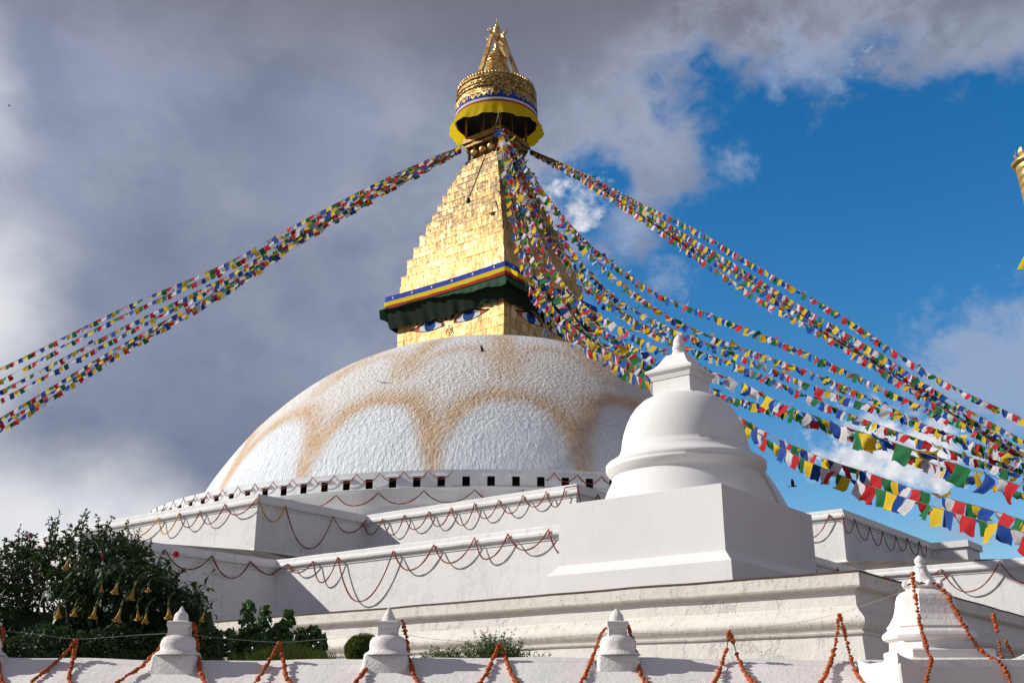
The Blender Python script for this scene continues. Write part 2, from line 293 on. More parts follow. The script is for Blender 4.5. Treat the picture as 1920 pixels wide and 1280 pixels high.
# ------------------------------------------------------------------ mesh building
class MB:
    def __init__(s): s.v = []; s.f = []; s.uv = []; s.sm = []
    def add(s, vs, fs, uvs=None, smooth=False):
        o = len(s.v); s.v += [Vector(p) for p in vs]
        for i, f in enumerate(fs):
            s.f.append(tuple(o + k for k in f)); s.sm.append(smooth)
            s.uv.append(uvs[i] if uvs else [(0, 0)] * len(f))
    def quad(s, a, b, c, d, uv=None): s.add([a, b, c, d], [(0, 1, 2, 3)], [uv] if uv else None)
    def box(s, c, sx, sy, sz, rot=None, ax=None, ay=None, az=None):
        c = Vector(c); X = (ax or Vector((1, 0, 0))) * sx / 2; Y = (ay or Vector((0, 1, 0))) * sy / 2; Z = (az or Vector((0, 0, 1))) * sz / 2
        p = [c + X * i + Y * j + Z * k for k in (-1, 1) for j in (-1, 1) for i in (-1, 1)]
        s.add(p, [(0, 2, 3, 1), (4, 5, 7, 6), (0, 1, 5, 4), (2, 6, 7, 3), (0, 4, 6, 2), (1, 3, 7, 5)])
    def lathe(s, c, prof, seg=48, closed=True, smooth=True, uvscale=None, a0=0., a1=2 * math.pi):
        c = Vector(c); full = abs(a1 - a0 - 2 * math.pi) < 1e-6
        m = seg if full else seg + 1
        vs = []
        for (r, z) in prof:
            for k in range(m):
                t = a0 + (a1 - a0) * k / seg; vs.append(c + Vector((r * math.cos(t), r * math.sin(t), z)))
        fs = []; uvs = []
        for i in range(len(prof) - 1):
            for k in range(seg):
                k2 = (k + 1) % m
                fs.append((i * m + k, i * m + k2, (i + 1) * m + k2, (i + 1) * m + k))
                R_ = max(prof[i][0], .01); L = (a1 - a0) * R_ / seg
                uvs.append([(k * L, prof[i][1]), ((k + 1) * L, prof[i][1]), ((k + 1) * L, prof[i + 1][1]), (k * L, prof[i + 1][1])])
        s.add(vs, fs, uvs, smooth)
    def tube(s, pts, r, seg=6, smooth=True, cap=True):
        pts = [Vector(p) for p in pts]; n = len(pts); vs = []
        for i, p in enumerate(pts):
            t = (pts[min(i + 1, n - 1)] - pts[max(i - 1, 0)]); t = t.normalized() if t.length > 1e-9 else Vector((0, 0, 1))
            a = t.cross(Vector((0, 0, 1))) if abs(t.z) < .95 else t.cross(Vector((1, 0, 0))); a.normalize(); b = t.cross(a)
            rr = r(i / max(1, n - 1), i) if callable(r) else r
            for k in range(seg):
                an = 2 * math.pi * k / seg; vs.append(p + a * rr * math.cos(an) + b * rr * math.sin(an))
        fs = [(i * seg + k, i * seg + (k + 1) % seg, (i + 1) * seg + (k + 1) % seg, (i + 1) * seg + k) for i in range(n - 1) for k in range(seg)]
        if cap: fs += [tuple(range(seg))[::-1], tuple((n - 1) * seg + k for k in range(seg))]
        s.add(vs, fs, None, smooth)
    def ball(s, c, r, seg=8, rings=5, jit=0., sq=(1, 1, 1)):
        c = Vector(c); vs = []; fs = []
        for i in range(rings + 1):
            ph = math.pi * i / rings
            for k in range(seg):
                t = 2 * math.pi * k / seg; q = 1 + random.uniform(-jit, jit)
                vs.append(c + Vector((r * sq[0] * q * math.sin(ph) * math.cos(t), r * sq[1] * q * math.sin(ph) * math.sin(t), r * sq[2] * q * math.cos(ph))))
        for i in range(rings):
            for k in range(seg): fs.append((i * seg + k, (i + 1) * seg + k, (i + 1) * seg + (k + 1) % seg, i * seg + (k + 1) % seg))
        s.add(vs, fs, None, True)
    def mesh(s, name, mats, origin=Vector((0, 0, 0)), mi=None, recalc=False):
        me = bpy.data.meshes.new(name); me.from_pydata([tuple(p - origin) for p in s.v], [], s.f)
        for m in (mats if isinstance(mats, (list, tuple)) else [mats]): me.materials.append(m)
        ul = me.uv_layers.new(name='UVMap'); i = 0
        flat = []
        for q in s.uv:
            for t in q: flat += [t[0], t[1]]
        ul.data.foreach_set('uv', flat)
        me.polygons.foreach_set('use_smooth', s.sm)
        if mi: me.polygons.foreach_set('material_index', mi)
        if recalc:
            bm = bmesh.new(); bm.from_mesh(me); bmesh.ops.recalc_face_normals(bm, faces=bm.faces); bm.to_mesh(me); bm.free()
        me.update(); return me
    def build(s, name, mat, parent=None, mi=None, recalc=False, origin=None):
        o0 = parent_origin(parent) if parent else (origin or Vector((0, 0, 0)))
        me = s.mesh(name, mat, o0, mi, recalc)
        o = bpy.data.objects.new(name, me); COL.objects.link(o)
        if parent: o.parent = parent
        else: o.location = o0
        return o
ORG = {}
def parent_origin(p):
    o = Vector((0, 0, 0))
    while p is not None: o = o + p.location; p = p.parent
    return o
def tag(o, label=None, cat=None, group=None, kind=None):
    if label: o['label'] = label
    if cat: o['category'] = cat
    if group: o['group'] = group
    if kind: o['kind'] = kind
    return o
def thing(name, label, cat, loc, group=None):
    o = bpy.data.objects.new(name, None); COL.objects.link(o); o.location = loc; o.empty_display_size = .2
    return tag(o, label, cat, group)

# ------------------------------------------------------------------ stupa frame
CEN = Vector((-1.0247, 61.9915, 0))
YAW = R(52.567); U = Vector((math.cos(YAW), math.sin(YAW), 0)); V = Vector((-math.sin(YAW), math.cos(YAW), 0)); Zv = Vector((0, 0, 1))
CT = CEN - Vector((.18, 0, 0))             # tower axis
def W(u, v, z): return CEN + U * u + V * v + Vector((0, 0, z + EYE))
def WT(u, v, z): return CT + U * u + V * v + Vector((0, 0, z + EYE))

# ------------------------------------------------------------------ ground
g = MB(); g.quad(Vector((-3000, -3000, 0)), Vector((3000, -3000, 0)), Vector((3000, 3000, 0)), Vector((-3000, 3000, 0)))
tag(g.build('ground', M['ground']), kind='structure')

# ------------------------------------------------------------------ terraces
def outline(p, c, w):                       # twenty-sided redented square, anticlockwise in (u, v)
    q = [(-c, -c), (-w, -c), (-w, -p), (w, -p), (w, -c), (c, -c), (c, -w), (p, -w), (p, w), (c, w), (c, c), (w, c), (w, p), (-w, p), (-w, c), (-c, c), (-c, w), (-p, w), (-p, -w), (-c, -w)]
    return q
def offset(poly, d):
    n = len(poly); out = []
    for i in range(n):
        a, b, c = Vector(poly[i - 1]), Vector(poly[i]), Vector(poly[(i + 1) % n])
        e1 = (b - a).normalized(); e2 = (c - b).normalized()
        n1 = Vector((e1.y, -e1.x)); n2 = Vector((e2.y, -e2.x))
        out.append(tuple(b + (n1 + n2) * (d / max(.2, 1 + n1.dot(n2)))))
    return out
def sweep(mb, poly, prof, edges=None, split=0.5):
    """prof: list of (outward offset, z) swept round the plan polygon, faces subdivided along their length"""
    n = len(poly); rings = [(offset(poly, d), z) for d, z in prof]
    for i in range(n):
        if edges and i not in edges: continue
        j = (i + 1) % n
        L = (Vector(rings[0][0][j]) - Vector(rings[0][0][i])).length; ns = max(1, int(L / .55)); cols = []
        for q in range(ns + 1):
            f_ = q / ns; col = []
            for (A, za) in rings:
                u_ = A[i][0] + (A[j][0] - A[i][0]) * f_; v_ = A[i][1] + (A[j][1] - A[i][1]) * f_
                d_ = mnoise.noise(Vector((u_ * .45, v_ * .45, za * .6))); e_ = mnoise.noise(Vector((u_ * 1.3 + 9, v_ * 1.3, 3.)))
                p = W(u_, v_, za + .016 * e_ + .012 * d_); w_ = (f_ * (1 - f_) * 4) ** .3; p += (U * d_ + V * e_) * .014 * w_; col.append(p)
            cols.append(col)
        nr = len(rings); mb.add([p for c_ in cols for p in c_], [(q * nr + k, (q + 1) * nr + k, (q + 1) * nr + k + 1, q * nr + k + 1) for q in range(ns) for k in range(nr - 1)])
def coping_prof(z1, h, out=.13, roll=True):
    zb = z1 - h
    return [(-.02, zb - .10), (.03, zb - .09), (.035, zb - .005), (out - .03, zb), (out, zb + .035), (out + .005, zb + h * .33), (out - .015, zb + h * .45), (out - .05, zb + h * .52), (out - .055, z1 - .03), (out - .08, z1), (-.35, z1 + .012), (-.42, z1 - .1)]
def terrace(name, label, poly, z0, z1, hc, matw, matc, inner=None, floor=None):
    t = thing(name, label, 'terrace', W(0, 0, -EYE))
    m = MB(); sweep(m, poly, [(.22, z0), (.0, z0 + .28), (0, z1 - hc)]); m.build('wall', matw, t)
    m = MB(); sweep(m, poly, coping_prof(z1, hc)); m.build('coping', matc, t)
    return t
P3 = outline(23.15, 17.55, 7.3); P2 = outline(32.0, 25.0, 10.75)
t3 = terrace('upper_terrace', 'uppermost white terrace with stepped plan directly below the niche band', P3, 5.45, 7.7, .36, M['wall'], M['coping'])
t2 = terrace('middle_terrace', 'middle white terrace with rolled coping below the uppermost one', P2, 1.9, 4.83, .29, M['wall'], M['coping'])
# sloping floors behind the parapets
def floor_between(t, po, zo, pi_, zi):
    m = MB(); a = offset(po, -.40); n = len(po)
    for i in range(n):
        j = (i + 1) % n; m.quad(W(*a[i], zo), W(*a[j], zo), W(*pi_[j], zi), W(*pi_[i], zi))
    return m.build('roof_slope', M['roofing'], t)
floor_between(t2, P2, 4.76, offset(P3, .23), 5.62)
m = MB(); a = offset(P3, -.4); cpt = W(0, 0, 8.3)
for i in range(len(P3)): m.add([W(*a[i], 7.62), W(*a[(i + 1) % len(a)], 7.62), cpt], [(0, 1, 2)])
m.build('roof_slope', M['coping'], t3)
# small gate block on the far bay of the upper terrace
pb = MB()
def gateprof():
    for (u0, u1, v0, v1, za, zb) in ((3.7, 5.8, -24.75, -22.6, 5.2, 7.36),):
        c = W((u0 + u1) / 2, (v0 + v1) / 2, (za + zb) / 2); pb.box(c, u1 - u0, v1 - v0, zb - za, ax=U, ay=V)
    n = 8; pr = [(0, 7.42), (.0, 7.72)] + [(.35 * math.sin(t * math.pi / 2 / n) + 0, 7.72 - .3 * (1 - math.cos(t * math.pi / 2 / n))) for t in range(1, n + 1)]
    for i in range(len(pr) - 1):
        (o1, z1), (o2, z2) = pr[i], pr[i + 1]
        pass
    pb.box(W(4.75, -23.7, 7.52), 2.36, 2.36, .30, ax=U, ay=V)
gateprof(); pb.build('gate_block', M['coping'], t3, recalc=True)

# lower terrace with old mouldings: plan corner at (-c1,-c1)
c1 = 32.65
P1 = [(-c1, -c1), (46, -c1), (46, 46), (-c1, 46)]
t1 = thing('lower_terrace', 'lowest terrace wall with flaking roll moulding and mouldy coping in front', 'terrace', W(0, 0, -EYE))
m = MB(); sweep(m, P1, [(.30, -EYE), (.10, .6), (.06, 1.13), (.10, 1.145), (.11, 1.17), (.06, 1.185)]); m.build('lower_wall', M['old'], t1)
m = MB(); pr = [(.06, 1.185), (.07, 1.19)] + [(.075 + .085 * math.sin(math.pi * k / 8), 1.20 + .25 * k / 8) for k in range(9)] + [(.05, 1.47), (.035, 1.50), (.02, 1.53), (.0, 1.545)]
sweep(m, P1, pr); m.build('roll_moulding', M['old_coping'], t1)
m = MB(); sweep(m, P1, [(.0, 1.545), (.0, 1.78)]); m.build('frieze', M['old'], t1)
m = MB(); sweep(m, P1, [(.0, 1.78), (.05, 1.785), (.055, 1.80), (.11, 1.805), (.125, 1.83), (.125, 2.01)]); m.build('coping', M['old_coping'], t1)
m = MB(); sweep(m, P1, [(.125, 2.01), (.135, 2.012), (.135, 2.035), (.10, 2.045), (-.4, 2.05)]); m.build('brick_edge', M['edge'], t1)
m = MB(); m.quad(*[W(u, v, 2.03) for u, v in offset(P1, -.38)]); m.build('terrace_floor', M['roofing'], t1)

# ------------------------------------------------------------------ stupa: drum, dome, tower
st = thing('stupa', 'great white domed stupa with gilded tower and painted eyes', 'stupa', W(0, 0, 7.5))
def cw(r, th, z): return CEN + Vector((r * math.cos(R(th)), r * math.sin(R(th)), z + EYE))
# plinth under the band
NB = 120; ph0 = -80.46; stp = 360 / NB; RB = 19.2; zo0, zo1 = 8.745, 9.14
m = MB(); m.lathe(CEN + Vector((0, 0, EYE)), [(18.9, 7.55), (18.62, 7.75), (18.6, 8.05), (18.66, 8.10), (18.95, 8.12), (18.98, 8.62), (19.1, 8.66), (19.28, 8.70), (19.22, 8.735)], 140, a0=R(ph0 - 50.5 * stp), a1=R(ph0 + 8.5 * stp))
m.quad(*[cw(r_, ph0 + 8.5 * stp, z_) for r_, z_ in ((15., 7.5), (18.7, 7.5), (19.0, 8.7), (15., 8.8))])
m.build('plinth', M['band'], st)
m = MB(); m.lathe(CEN + Vector((0, 0, EYE)), [(16.9, 7.0), (16.887, 9.32)], 240); m.build('dome_foot', M['dome'], st)
# niche band with real openings
band = MB(); nic = []
hw = .97 / 2 * .78                          # half opening width in degrees
for k in range(-50, 9):
    th = ph0 + k * stp; a0, a1, b0, b1 = th - stp / 2, th + stp / 2, th - .46, th + .46
    q = lambda x0, x1, z0, z1: band.quad(cw(RB, x0, z0), cw(RB, x1, z0), cw(RB, x1, z1), cw(RB, x0, z1))
    q(a0, b0, 8.72, 9.43); q(b1, a1, 8.72, 9.43); q(b0, b1, 8.72, zo0); q(b0, b1, zo1, 9.43)
    # ledge on top, back to the dome
    band.quad(cw(RB, a0, 9.43), cw(RB, a1, 9.43), cw(16.4, a1, 9.52), cw(16.4, a0, 9.52))
band.quad(cw(RB, a1, 8.72), cw(16.4, a1, 8.72), cw(16.4, a1, 9.52), cw(RB, a1, 9.43))
band_o = band.build('niche_band', M['band'], st)
for k in range(-38, 8):
    th = ph0 + k * stp
    b0, b1 = th - .46, th + .46; rb = RB - .35; nb = MB()
    A = lambda r, t, z: cw(r, t, z)
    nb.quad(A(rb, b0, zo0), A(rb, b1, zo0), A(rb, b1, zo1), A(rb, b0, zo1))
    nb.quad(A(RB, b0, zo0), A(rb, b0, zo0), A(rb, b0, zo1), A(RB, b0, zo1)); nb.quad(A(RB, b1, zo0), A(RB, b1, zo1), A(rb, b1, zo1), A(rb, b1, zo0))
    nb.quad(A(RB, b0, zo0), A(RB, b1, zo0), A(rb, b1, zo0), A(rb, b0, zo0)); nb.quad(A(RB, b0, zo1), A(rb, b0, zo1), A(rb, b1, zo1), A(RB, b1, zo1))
    # sooty lower rim inside
    j = random.random()
    nb.quad(A(rb + .02, b0 + .05, zo0 + .005), A(rb + .02, b1 - .05, zo0 + .005), A(rb + .02, b1 - .05, zo0 + .05 + .1 * j), A(rb + .02, b0 + .05, zo0 + .03 + .08 * j))
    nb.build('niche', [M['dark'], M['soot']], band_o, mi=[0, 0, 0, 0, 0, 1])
    if random.random() < .84:
        hd = MB(); t = th + random.uniform(-.1, .1); w = .90 + random.uniform(-.12, .1)
        for (r0, r1, z0, z1) in ((RB - .01, RB + .10, zo1 + .045 + random.uniform(-.01, .01), zo1 + .115),):
            n_ = 4
            for i in range(n_):
                x0 = t - w + 2 * w * i / n_; x1 = t - w + 2 * w * (i + 1) / n_
                hd.quad(cw(r1, x0, z0), cw(r1, x1, z0), cw(r1 - .02, x1, z1 - .015), cw(r1 - .02, x0, z1 - .015))
                hd.quad(cw(r0, x0, z0), cw(r0, x1, z0), cw(r1, x1, z0), cw(r1, x0, z0))
                hd.quad(cw(r1 - .02, x0, z1 - .015), cw(r1 - .02, x1, z1 - .015), cw(r0, x1, z1), cw(r0, x0, z1))
            hd.quad(cw(r0, t - w, z0), cw(r1, t - w, z0), cw(r1 - .02, t - w, z1 - .015), cw(r0, t - w, z1)); hd.quad(cw(r0, t + w, z0), cw(r0, t + w, z1), cw(r1 - .02, t + w, z1 - .015), cw(r1, t + w, z0))
        hd.build('hood', M['band'], band_o)
# dome
def dome_r(z): s = min(max((z - 9.3) / 11.211, 0), 1); return 16.887 * max(1 - s ** 1.277, 0) ** (1 / 2.475)
def build_dome():
    import numpy as np
    NR, NS = 190, 720; vs = []; fs = []
    zs = [9.3 + 11.2 * (1 - (1 - i / NR) ** 1.5) for i in range(NR + 1)]
    X = []; Zz = []; RR = []
    for z in zs:
        r_ = dome_r(z)
        for k in range(NS):
            t = 2 * math.pi * k / NS - math.pi; p = Vector((math.cos(t), math.sin(t), 0)) * r_
            nn = mnoise.noise(Vector((p.x * .3, p.y * .3, z * .3))); n2 = mnoise.noise(Vector((p.x * .9, p.y * .9, z * .9)))
            vs.append(CEN + p * (1 + .0018 * n2) + Vector((0, 0, z + EYE)))
            a = ((math.degrees(t) + 98.05 + nn * 1.0) / 22.5) % 1.0
            X.append(abs(a - .5) * 2); Zz.append(z + nn * .3 + .12 * n2); RR.append(r_)
    X, Zz, RR = np.array(X), np.array(Zz), np.array(RR)
    sc = np.radians(11.25) * np.clip(RR, 6, 17)      # metres per unit of X
    def edge(cx, half, z0, hgt, pw, ex):
        """signed distance to the outline of a petal centred on X = cx: negative inside"""
        xs_ = np.linspace(0, half, 60); zb = z0 + hgt * np.clip(1 - (xs_ / half) ** pw, 0, 1) ** ex
        xx = np.abs(X - cx); d = np.full(len(X), 99.)
        for x_, z_ in zip(xs_, zb): d = np.minimum(d, np.hypot((xx - x_) * sc, (Zz - z_) * 1.25))
        top = z0 + hgt * np.clip(1 - np.clip(xx / half, 0, 1) ** pw, 0, 1) ** ex
        return np.where((xx < half) & (Zz < top), -d, d)
    d1 = edge(0., .90, 8.2, 5.35, 3.2, .50)
    out = np.clip((d1 + .45) / 1.1, 0, 1); out = out * out * (3 - 2 * out)
    fade = np.exp(-np.clip(d1 - .45, 0, None) ** 2 / (2 * .60 ** 2))
    s1 = out * np.maximum(fade, np.where(Zz < 13.3, np.clip((13.6 - Zz) / 1.2, 0, 1) * (X > .6), 0))
    d2 = edge(1., .84, 13.2, 3.9, 2.5, .52)
    s2 = np.clip((d2 + .3) / .7, 0, 1) * np.exp(-np.clip(d2 - .3, 0, None) ** 2 / (2 * .5 ** 2)) * (Zz > 14.4) * np.clip((Zz - 14.4) / 1., 0, 1) * .58
    s3 = np.exp(-((X * sc) / .75) ** 2) * np.clip((Zz - 15.4) / .9, 0, 1) * .78
    st_ = np.maximum(s1 * .92, np.maximum(s2, s3)); dl = np.clip((d1 - .2) / 1.0, 0, 1) * .6 * np.clip((19.5 - Zz) / 3, .3, 1)
    for i in range(NR):
        for k in range(NS): fs.append((i * NS + k, i * NS + (k + 1) % NS, (i + 1) * NS + (k + 1) % NS, (i + 1) * NS + k))
    fs.append(tuple(NR * NS + k for k in range(NS)))
    b = MB(); b.v = vs; b.f = fs; b.sm = [True] * len(fs); b.uv = [[(0, 0)] * len(f) for f in fs]
    o = b.build('dome', M['dome'], st)
    ca = o.data.color_attributes.new('stain', 'FLOAT_COLOR', 'POINT')
    flat = np.zeros((len(X), 4)); flat[:, 0] = st_; flat[:, 1] = dl; flat[:, 3] = 1
    ca.data.foreach_set('color', flat.ravel())
build_dome()

# harmika cube
def sqring(mb, a0, z0, a1, z1, rows=1., w=WT, face_uv=True, r0=0.):
    cs = [(-1, -1), (1, -1), (1, 1), (-1, 1)]
    for i in range(4):
        (u0, v0), (u1, v1) = cs[i], cs[(i + 1) % 4]
        L = 2 * a0; s = L / max(1, round(L / .62)) if False else 1
        off = i * 3.31
        mb.quad(w(u0 * a0, v0 * a0, z0), w(u1 * a0, v1 * a0, z0), w(u1 * a1, v1 * a1, z1), w(u0 * a1, v0 * a1, z1), [(off, r0), (off + L, r0), (off + L, r0 + rows), (off, r0 + rows)])
hb = MB()
rowz = [18.9, 19.75, 20.6, 21.2, 21.8, 22.4, 23.0, 23.6, 24.2, 24.8]
for i in range(len(rowz) - 1): sqring(hb, 4.03, rowz[i], 4.03, rowz[i + 1], 1, r0=i)
harm = hb.build('harmika', M['gold_cube'], st)
# relief pilasters up the corners of the cube
for (cu, cv) in ((-1, -1), (1, -1), (-1, 1), (1, 1)):
    pl = MB()
    for z in (19.4, 20.0, 20.6, 21.2, 21.8, 22.4, 23.0):
        for (ax, s) in (('u', cu), ('v', cv)):
            e = .025
            if ax == 'u':
                uu = cu * (4.03 + e); v0, v1 = cv * 4.05, cv * 3.55
                pl.quad(WT(uu, v0, z + .02), WT(uu, v1, z + .02), WT(uu, v1, z + .58), WT(uu, v0, z + .58), [(0, 0), (.5, 0), (.5, .6), (0, .6)])
            else:
                vv = cv * (4.03 + e); u0, u1 = cu * 4.05, cu * 3.55
                pl.quad(WT(u0, vv, z + .02), WT(u1, vv, z + .02), WT(u1, vv, z + .58), WT(u0, vv, z + .58), [(3, 0), (3.5, 0), (3.5, .6), (3, .6)])
    pl.build('corner_relief', M['gold_corner'], harm)
# painted faces on the four sides
SIDES = [(-U, -V), (-V, U), (U, V), (V, -U)]       # (outward normal, direction to the right as seen from outside)
def fpt(side, s, z, e): n, r = SIDES[side]; return CT + n * (4.03 + e) + r * s + Vector((0, 0, z + EYE))
def spline(pts, n=10):
    out = []
    P = [pts[0]] + list(pts) + [pts[-1]]
    for i in range(1, len(P) - 2):
        p0, p1, p2, p3 = [Vector(p) for p in P[i - 1:i + 3]]
        for k in range(n):
            t = k / n; out.append(.5 * ((2 * p1) + (p2 - p0) * t + (2 * p0 - 5 * p1 + 4 * p2 - p3) * t * t + (3 * p1 - p0 - 3 * p2 + p3) * t ** 3))
    out.append(Vector(P[-2])); return out
def strip2d(mb, side, pts, wd, e):
    n = len(pts)
    for i in range(n - 1):
        a, b = pts[i], pts[i + 1]; t = (b - a); t = t.normalized() if t.length else Vector((1, 0)); nn = Vector((-t.y, t.x))
        wa = wd(i / (n - 1)) / 2; wb = wd((i + 1) / (n - 1)) / 2
        mb.quad(fpt(side, *(a - nn * wa), e), fpt(side, *(b - nn * wb), e), fpt(side, *(b + nn * wb), e), fpt(side, *(a + nn * wa), e))
def poly2d(mb, side, pts, e):
    mb.add([fpt(side, p[0], p[1], e) for p in pts], [tuple(range(len(pts)))])
for side in range(4):
    for sg in (-1, 1):
        X = lambda s, z: Vector((sg * s, z))
        upper = spline([X(.36, 21.50), X(.62, 21.74), X(1.1, 21.98), X(1.75, 22.03), X(2.35, 21.86), X(3.0, 21.73)], 8)
        lower = spline([X(.36, 21.50), X(.8, 21.44), X(1.4, 21.40), X(1.95, 21.44), X(2.4, 21.56), X(3.0, 21.73)], 8)
        ey = MB(); n = len(upper)
        fan = lambda mbx, e, lo=0., hi=1.: [mbx.quad(fpt(side, *lower[i], e), fpt(side, *lower[i + 1], e), fpt(side, *upper[i + 1], e), fpt(side, *upper[i], e)) for i in range(int(lo * (n - 1)), int(hi * (n - 1)))]
        fan(ey, .006); eye = ey.build('eye', M['eye_white'], harm)
        rd = MB(); fan(rd, .009, 0, .16); fan(rd, .009, .78, 1.); rd.build('eye_corner', M['eye_red'], eye) if False else rd.build('eye_corner', M['eye_red'], harm)
        ir = MB(); pts = []
        for k in range(28):
            t = 2 * math.pi * k / 28; s, z = 1.48 + .43 * math.cos(t), 21.74 + .37 * math.sin(t)
            # clip to the lids
            def lid(line): 
                for i in range(len(line) - 1):
                    s0, s1 = sg * line[i].x, sg * line[i + 1].x
                    if s0 <= s <= s1: return line[i].y + (line[i + 1].y - line[i].y) * (s - s0) / max(1e-6, s1 - s0)
                return 21.7
            z = max(min(z, lid(upper)), lid(lower) + .01); pts.append((sg * s, z))
        poly2d(ir, side, pts, .012); ir.build('iris', M['eye_blue'], harm)
        pu = MB(); pts = [(sg * (1.46 + .26 * math.cos(2 * math.pi * k / 20)), min(21.98, 21.86 + .15 * math.sin(2 * math.pi * k / 20))) for k in range(20)]
        poly2d(pu, side, pts, .015); pu.build('pupil', M['eye_pupil'], harm)
        ln = MB(); strip2d(ln, side, upper, lambda t: .07 + .05 * math.sin(math.pi * t), .018); strip2d(ln, side, lower, lambda t: .035, .018)
        lid2 = [p + Vector((0, .13 + .1 * math.sin(math.pi * i / (n - 1)))) for i, p in enumerate(upper)]; strip2d(ln, side, lid2[:-6], lambda t: .04, .018)
        brow = spline([X(.17, 21.78), X(.32, 22.02), X(.6, 22.33), X(1.3, 22.62), X(2.2, 22.6), X(3.1, 22.3)], 8); strip2d(ln, side, brow, lambda t: .10 + .16 * math.sin(math.pi * min(1, t * 1.2 + .05)), .018)
        ln.build('eye_line', M['eye_black'], harm)
    sp = MB(); pts = []
    for k in range(46):
        t = k / 45; a = 1.2 + t * 2 * math.pi * 2.1; r = .06 + .28 * t; pts.append(Vector((r * math.cos(a) * .9, 21.08 + r * math.sin(a))))
    pts += spline([tuple(pts[-1]), (.34, 20.95), (.22, 20.72), (.05, 20.55)], 6)[1:]
    strip2d(sp, side, pts, lambda t: .035, .014); sp.build('nose_line', M['eye_black'], harm)
    if side != 0:
      sw = MB(); poly2d(sw, side, [(.0 + .40 * math.cos(2 * math.pi * k / 24), 21.08 + .42 * math.sin(2 * math.pi * k / 24)) for k in range(24)], .008); sw.build('nose', M['eye_white'], harm)
# thirteen gilded tiers
TA = [3.987, 3.747, 3.486, 3.241, 2.979, 2.723, 2.495, 2.277, 2.069, 1.86, 1.673, 1.499, 1.275]
TZ = [25.431, 26.575, 27.424, 28.243, 29.071, 29.832, 30.447, 31.141, 31.726, 32.239, 32.79, 33.229, 33.617]
zb = 24.15
for i, (a, z) in enumerate(zip(TA, TZ)):
    t = MB(); zm = (zb + z) / 2
    two = (z - zb) > .7
    sh = (i * 1.37) % 5
    if two:
        sqring(t, a, zb, a, zm, 1, r0=i * 2 + 40); sqring(t, a, zm, a, z - .03, 1, r0=i * 2 + 41)
    else: sqring(t, a, zb, a, z - .03, 1, r0=i * 2 + 40)
    sqring(t, a + .02, z - .06, a + .02, z, .1, r0=.3); sqring(t, a + .02, z, max(.3, a - .45), z + .002, .2, r0=.3)
    sqring(t, a, z - .06, a + .02, z - .06, .1, r0=.3)
    t.build('tier', M['gold_panel'], st); zb = z - .002
# neck, platform and posts under the canopy
nk = MB(); sqring(nk, .95, 33.55, .95, 34.9, 1); nk.build('neck', M['gold_old'], st)
for (ux, vx) in ((-1, -.55), (-1, 0), (-1, .55), (-.55, -1), (0, -1), (.55, -1)):
    b = MB(); b.ball(WT(ux * 1.08, vx * 1.25, 34.25), .26, 14, 9); b.build('boss', M['gold'], st)
pf = MB()
for k, (z, a) in enumerate(((34.72, 1.40), (34.98, 1.52), (35.22, 1.45))):
    for (n_, r_) in SIDES:
        pf.box(CEN + n_ * a + Vector((0, 0, z + EYE)), 2 * a + .12, .16, .17, ax=r_, ay=n_)
pf.build('platform_frame', M['gold_old'], st)
for (cu, cv) in ((-1, -1), (1, -1), (-1, 1), (1, 1)):
    s_ = MB(); s_.tube([WT(cu * 1.12, cv * 1.12, 33.55), W(cu * 1.22, cv * 1.22, 34.2), W(cu * 1.42, cv * 1.42, 34.75)], .10, 8); s_.build('strut', M['wood'], st)
    p_ = MB(); p_.tube([W(cu * 1.38, cv * 1.38, 35.2), W(cu * 1.38, cv * 1.38, 37.6)], .085, 8); p_.build('post', M['wood'], st)
for (cu, cv) in ((-1, 0), (0, -1), (1, 0), (0, 1)):
    p_ = MB(); p_.tube([W(cu * 1.38, cv * 1.38, 35.2), W(cu * 1.2, cv * 1.2, 37.6)], .04, 6); p_.build('rod', M['wood'], st)
p_ = MB(); p_.tube([W(0, 0, 34.8), W(0, 0, 37.8)], .28, 12); p_.build('mast', M['wood'], st)
# canopy drum
dr = MB(); C0 = CEN + Vector((0, 0, EYE))
dr.lathe(C0, [(2.67, 37.28), (2.65, 37.5), (2.60, 37.932)], 96); dr.lathe(C0, [(2.6, 37.932), (2.68, 37.956), (2.68, 38.011), (2.6, 38.035), (2.59, 38.209), (2.66, 38.224), (2.66, 38.272), (2.58, 38.295), (2.57, 38.604), (2.64, 38.627), (2.66, 38.682), (2.62, 38.738), (2.56, 38.880), (2.48, 38.975), (2.2, 39.038), (0.9, 39.500), (0, 39.550)], 96)
drum = dr.build('canopy_drum', M['gold_relief'], st)
un = MB(); un.lathe(C0, [(2.66, 36.72), (2.655, 37.3), (2.3, 37.5), (0.2, 37.62)], 64); un.build('soffit', M['dark'], drum)  # shade inside the canopy is put into this near-black colour
fr = MB()
for k in range(44):                         # hanging scallops
    t0 = 2 * math.pi * k / 44; w_ = 2 * math.pi / 44
    pts = []
    for i in range(9):
        x = -1 + i / 4; pts.append((t0 + w_ / 2 * x * .98, 37.34 - .26 * (1 - abs(x) ** 1.7)))
    vs = [C0 + Vector((2.70 * math.cos(t), 2.70 * math.sin(t), z)) for t, z in pts] + [C0 + Vector((2.68 * math.cos(t), 2.68 * math.sin(t), 37.72)) for t, z in pts]
    fr.add(vs, [(i, i + 1, 9 + i + 1, 9 + i) for i in range(8)], [[(t0 * 2.7, 0), (t0 * 2.7 + .1, 0), (t0 * 2.7 + .1, .4), (t0 * 2.7, .4)]] * 8)
fr.build('scallop_fringe', M['gold_relief'], drum)
rb_ = MB()
for k in range(72):
    t = 2 * math.pi * k / 72; rb_.ball(C0 + Vector((2.5 * math.cos(t), 2.5 * math.sin(t), 38.98)), .085, 7, 5, sq=(1, 1, 1.5))
rb_.build('bead_rim', M['gold'], drum)
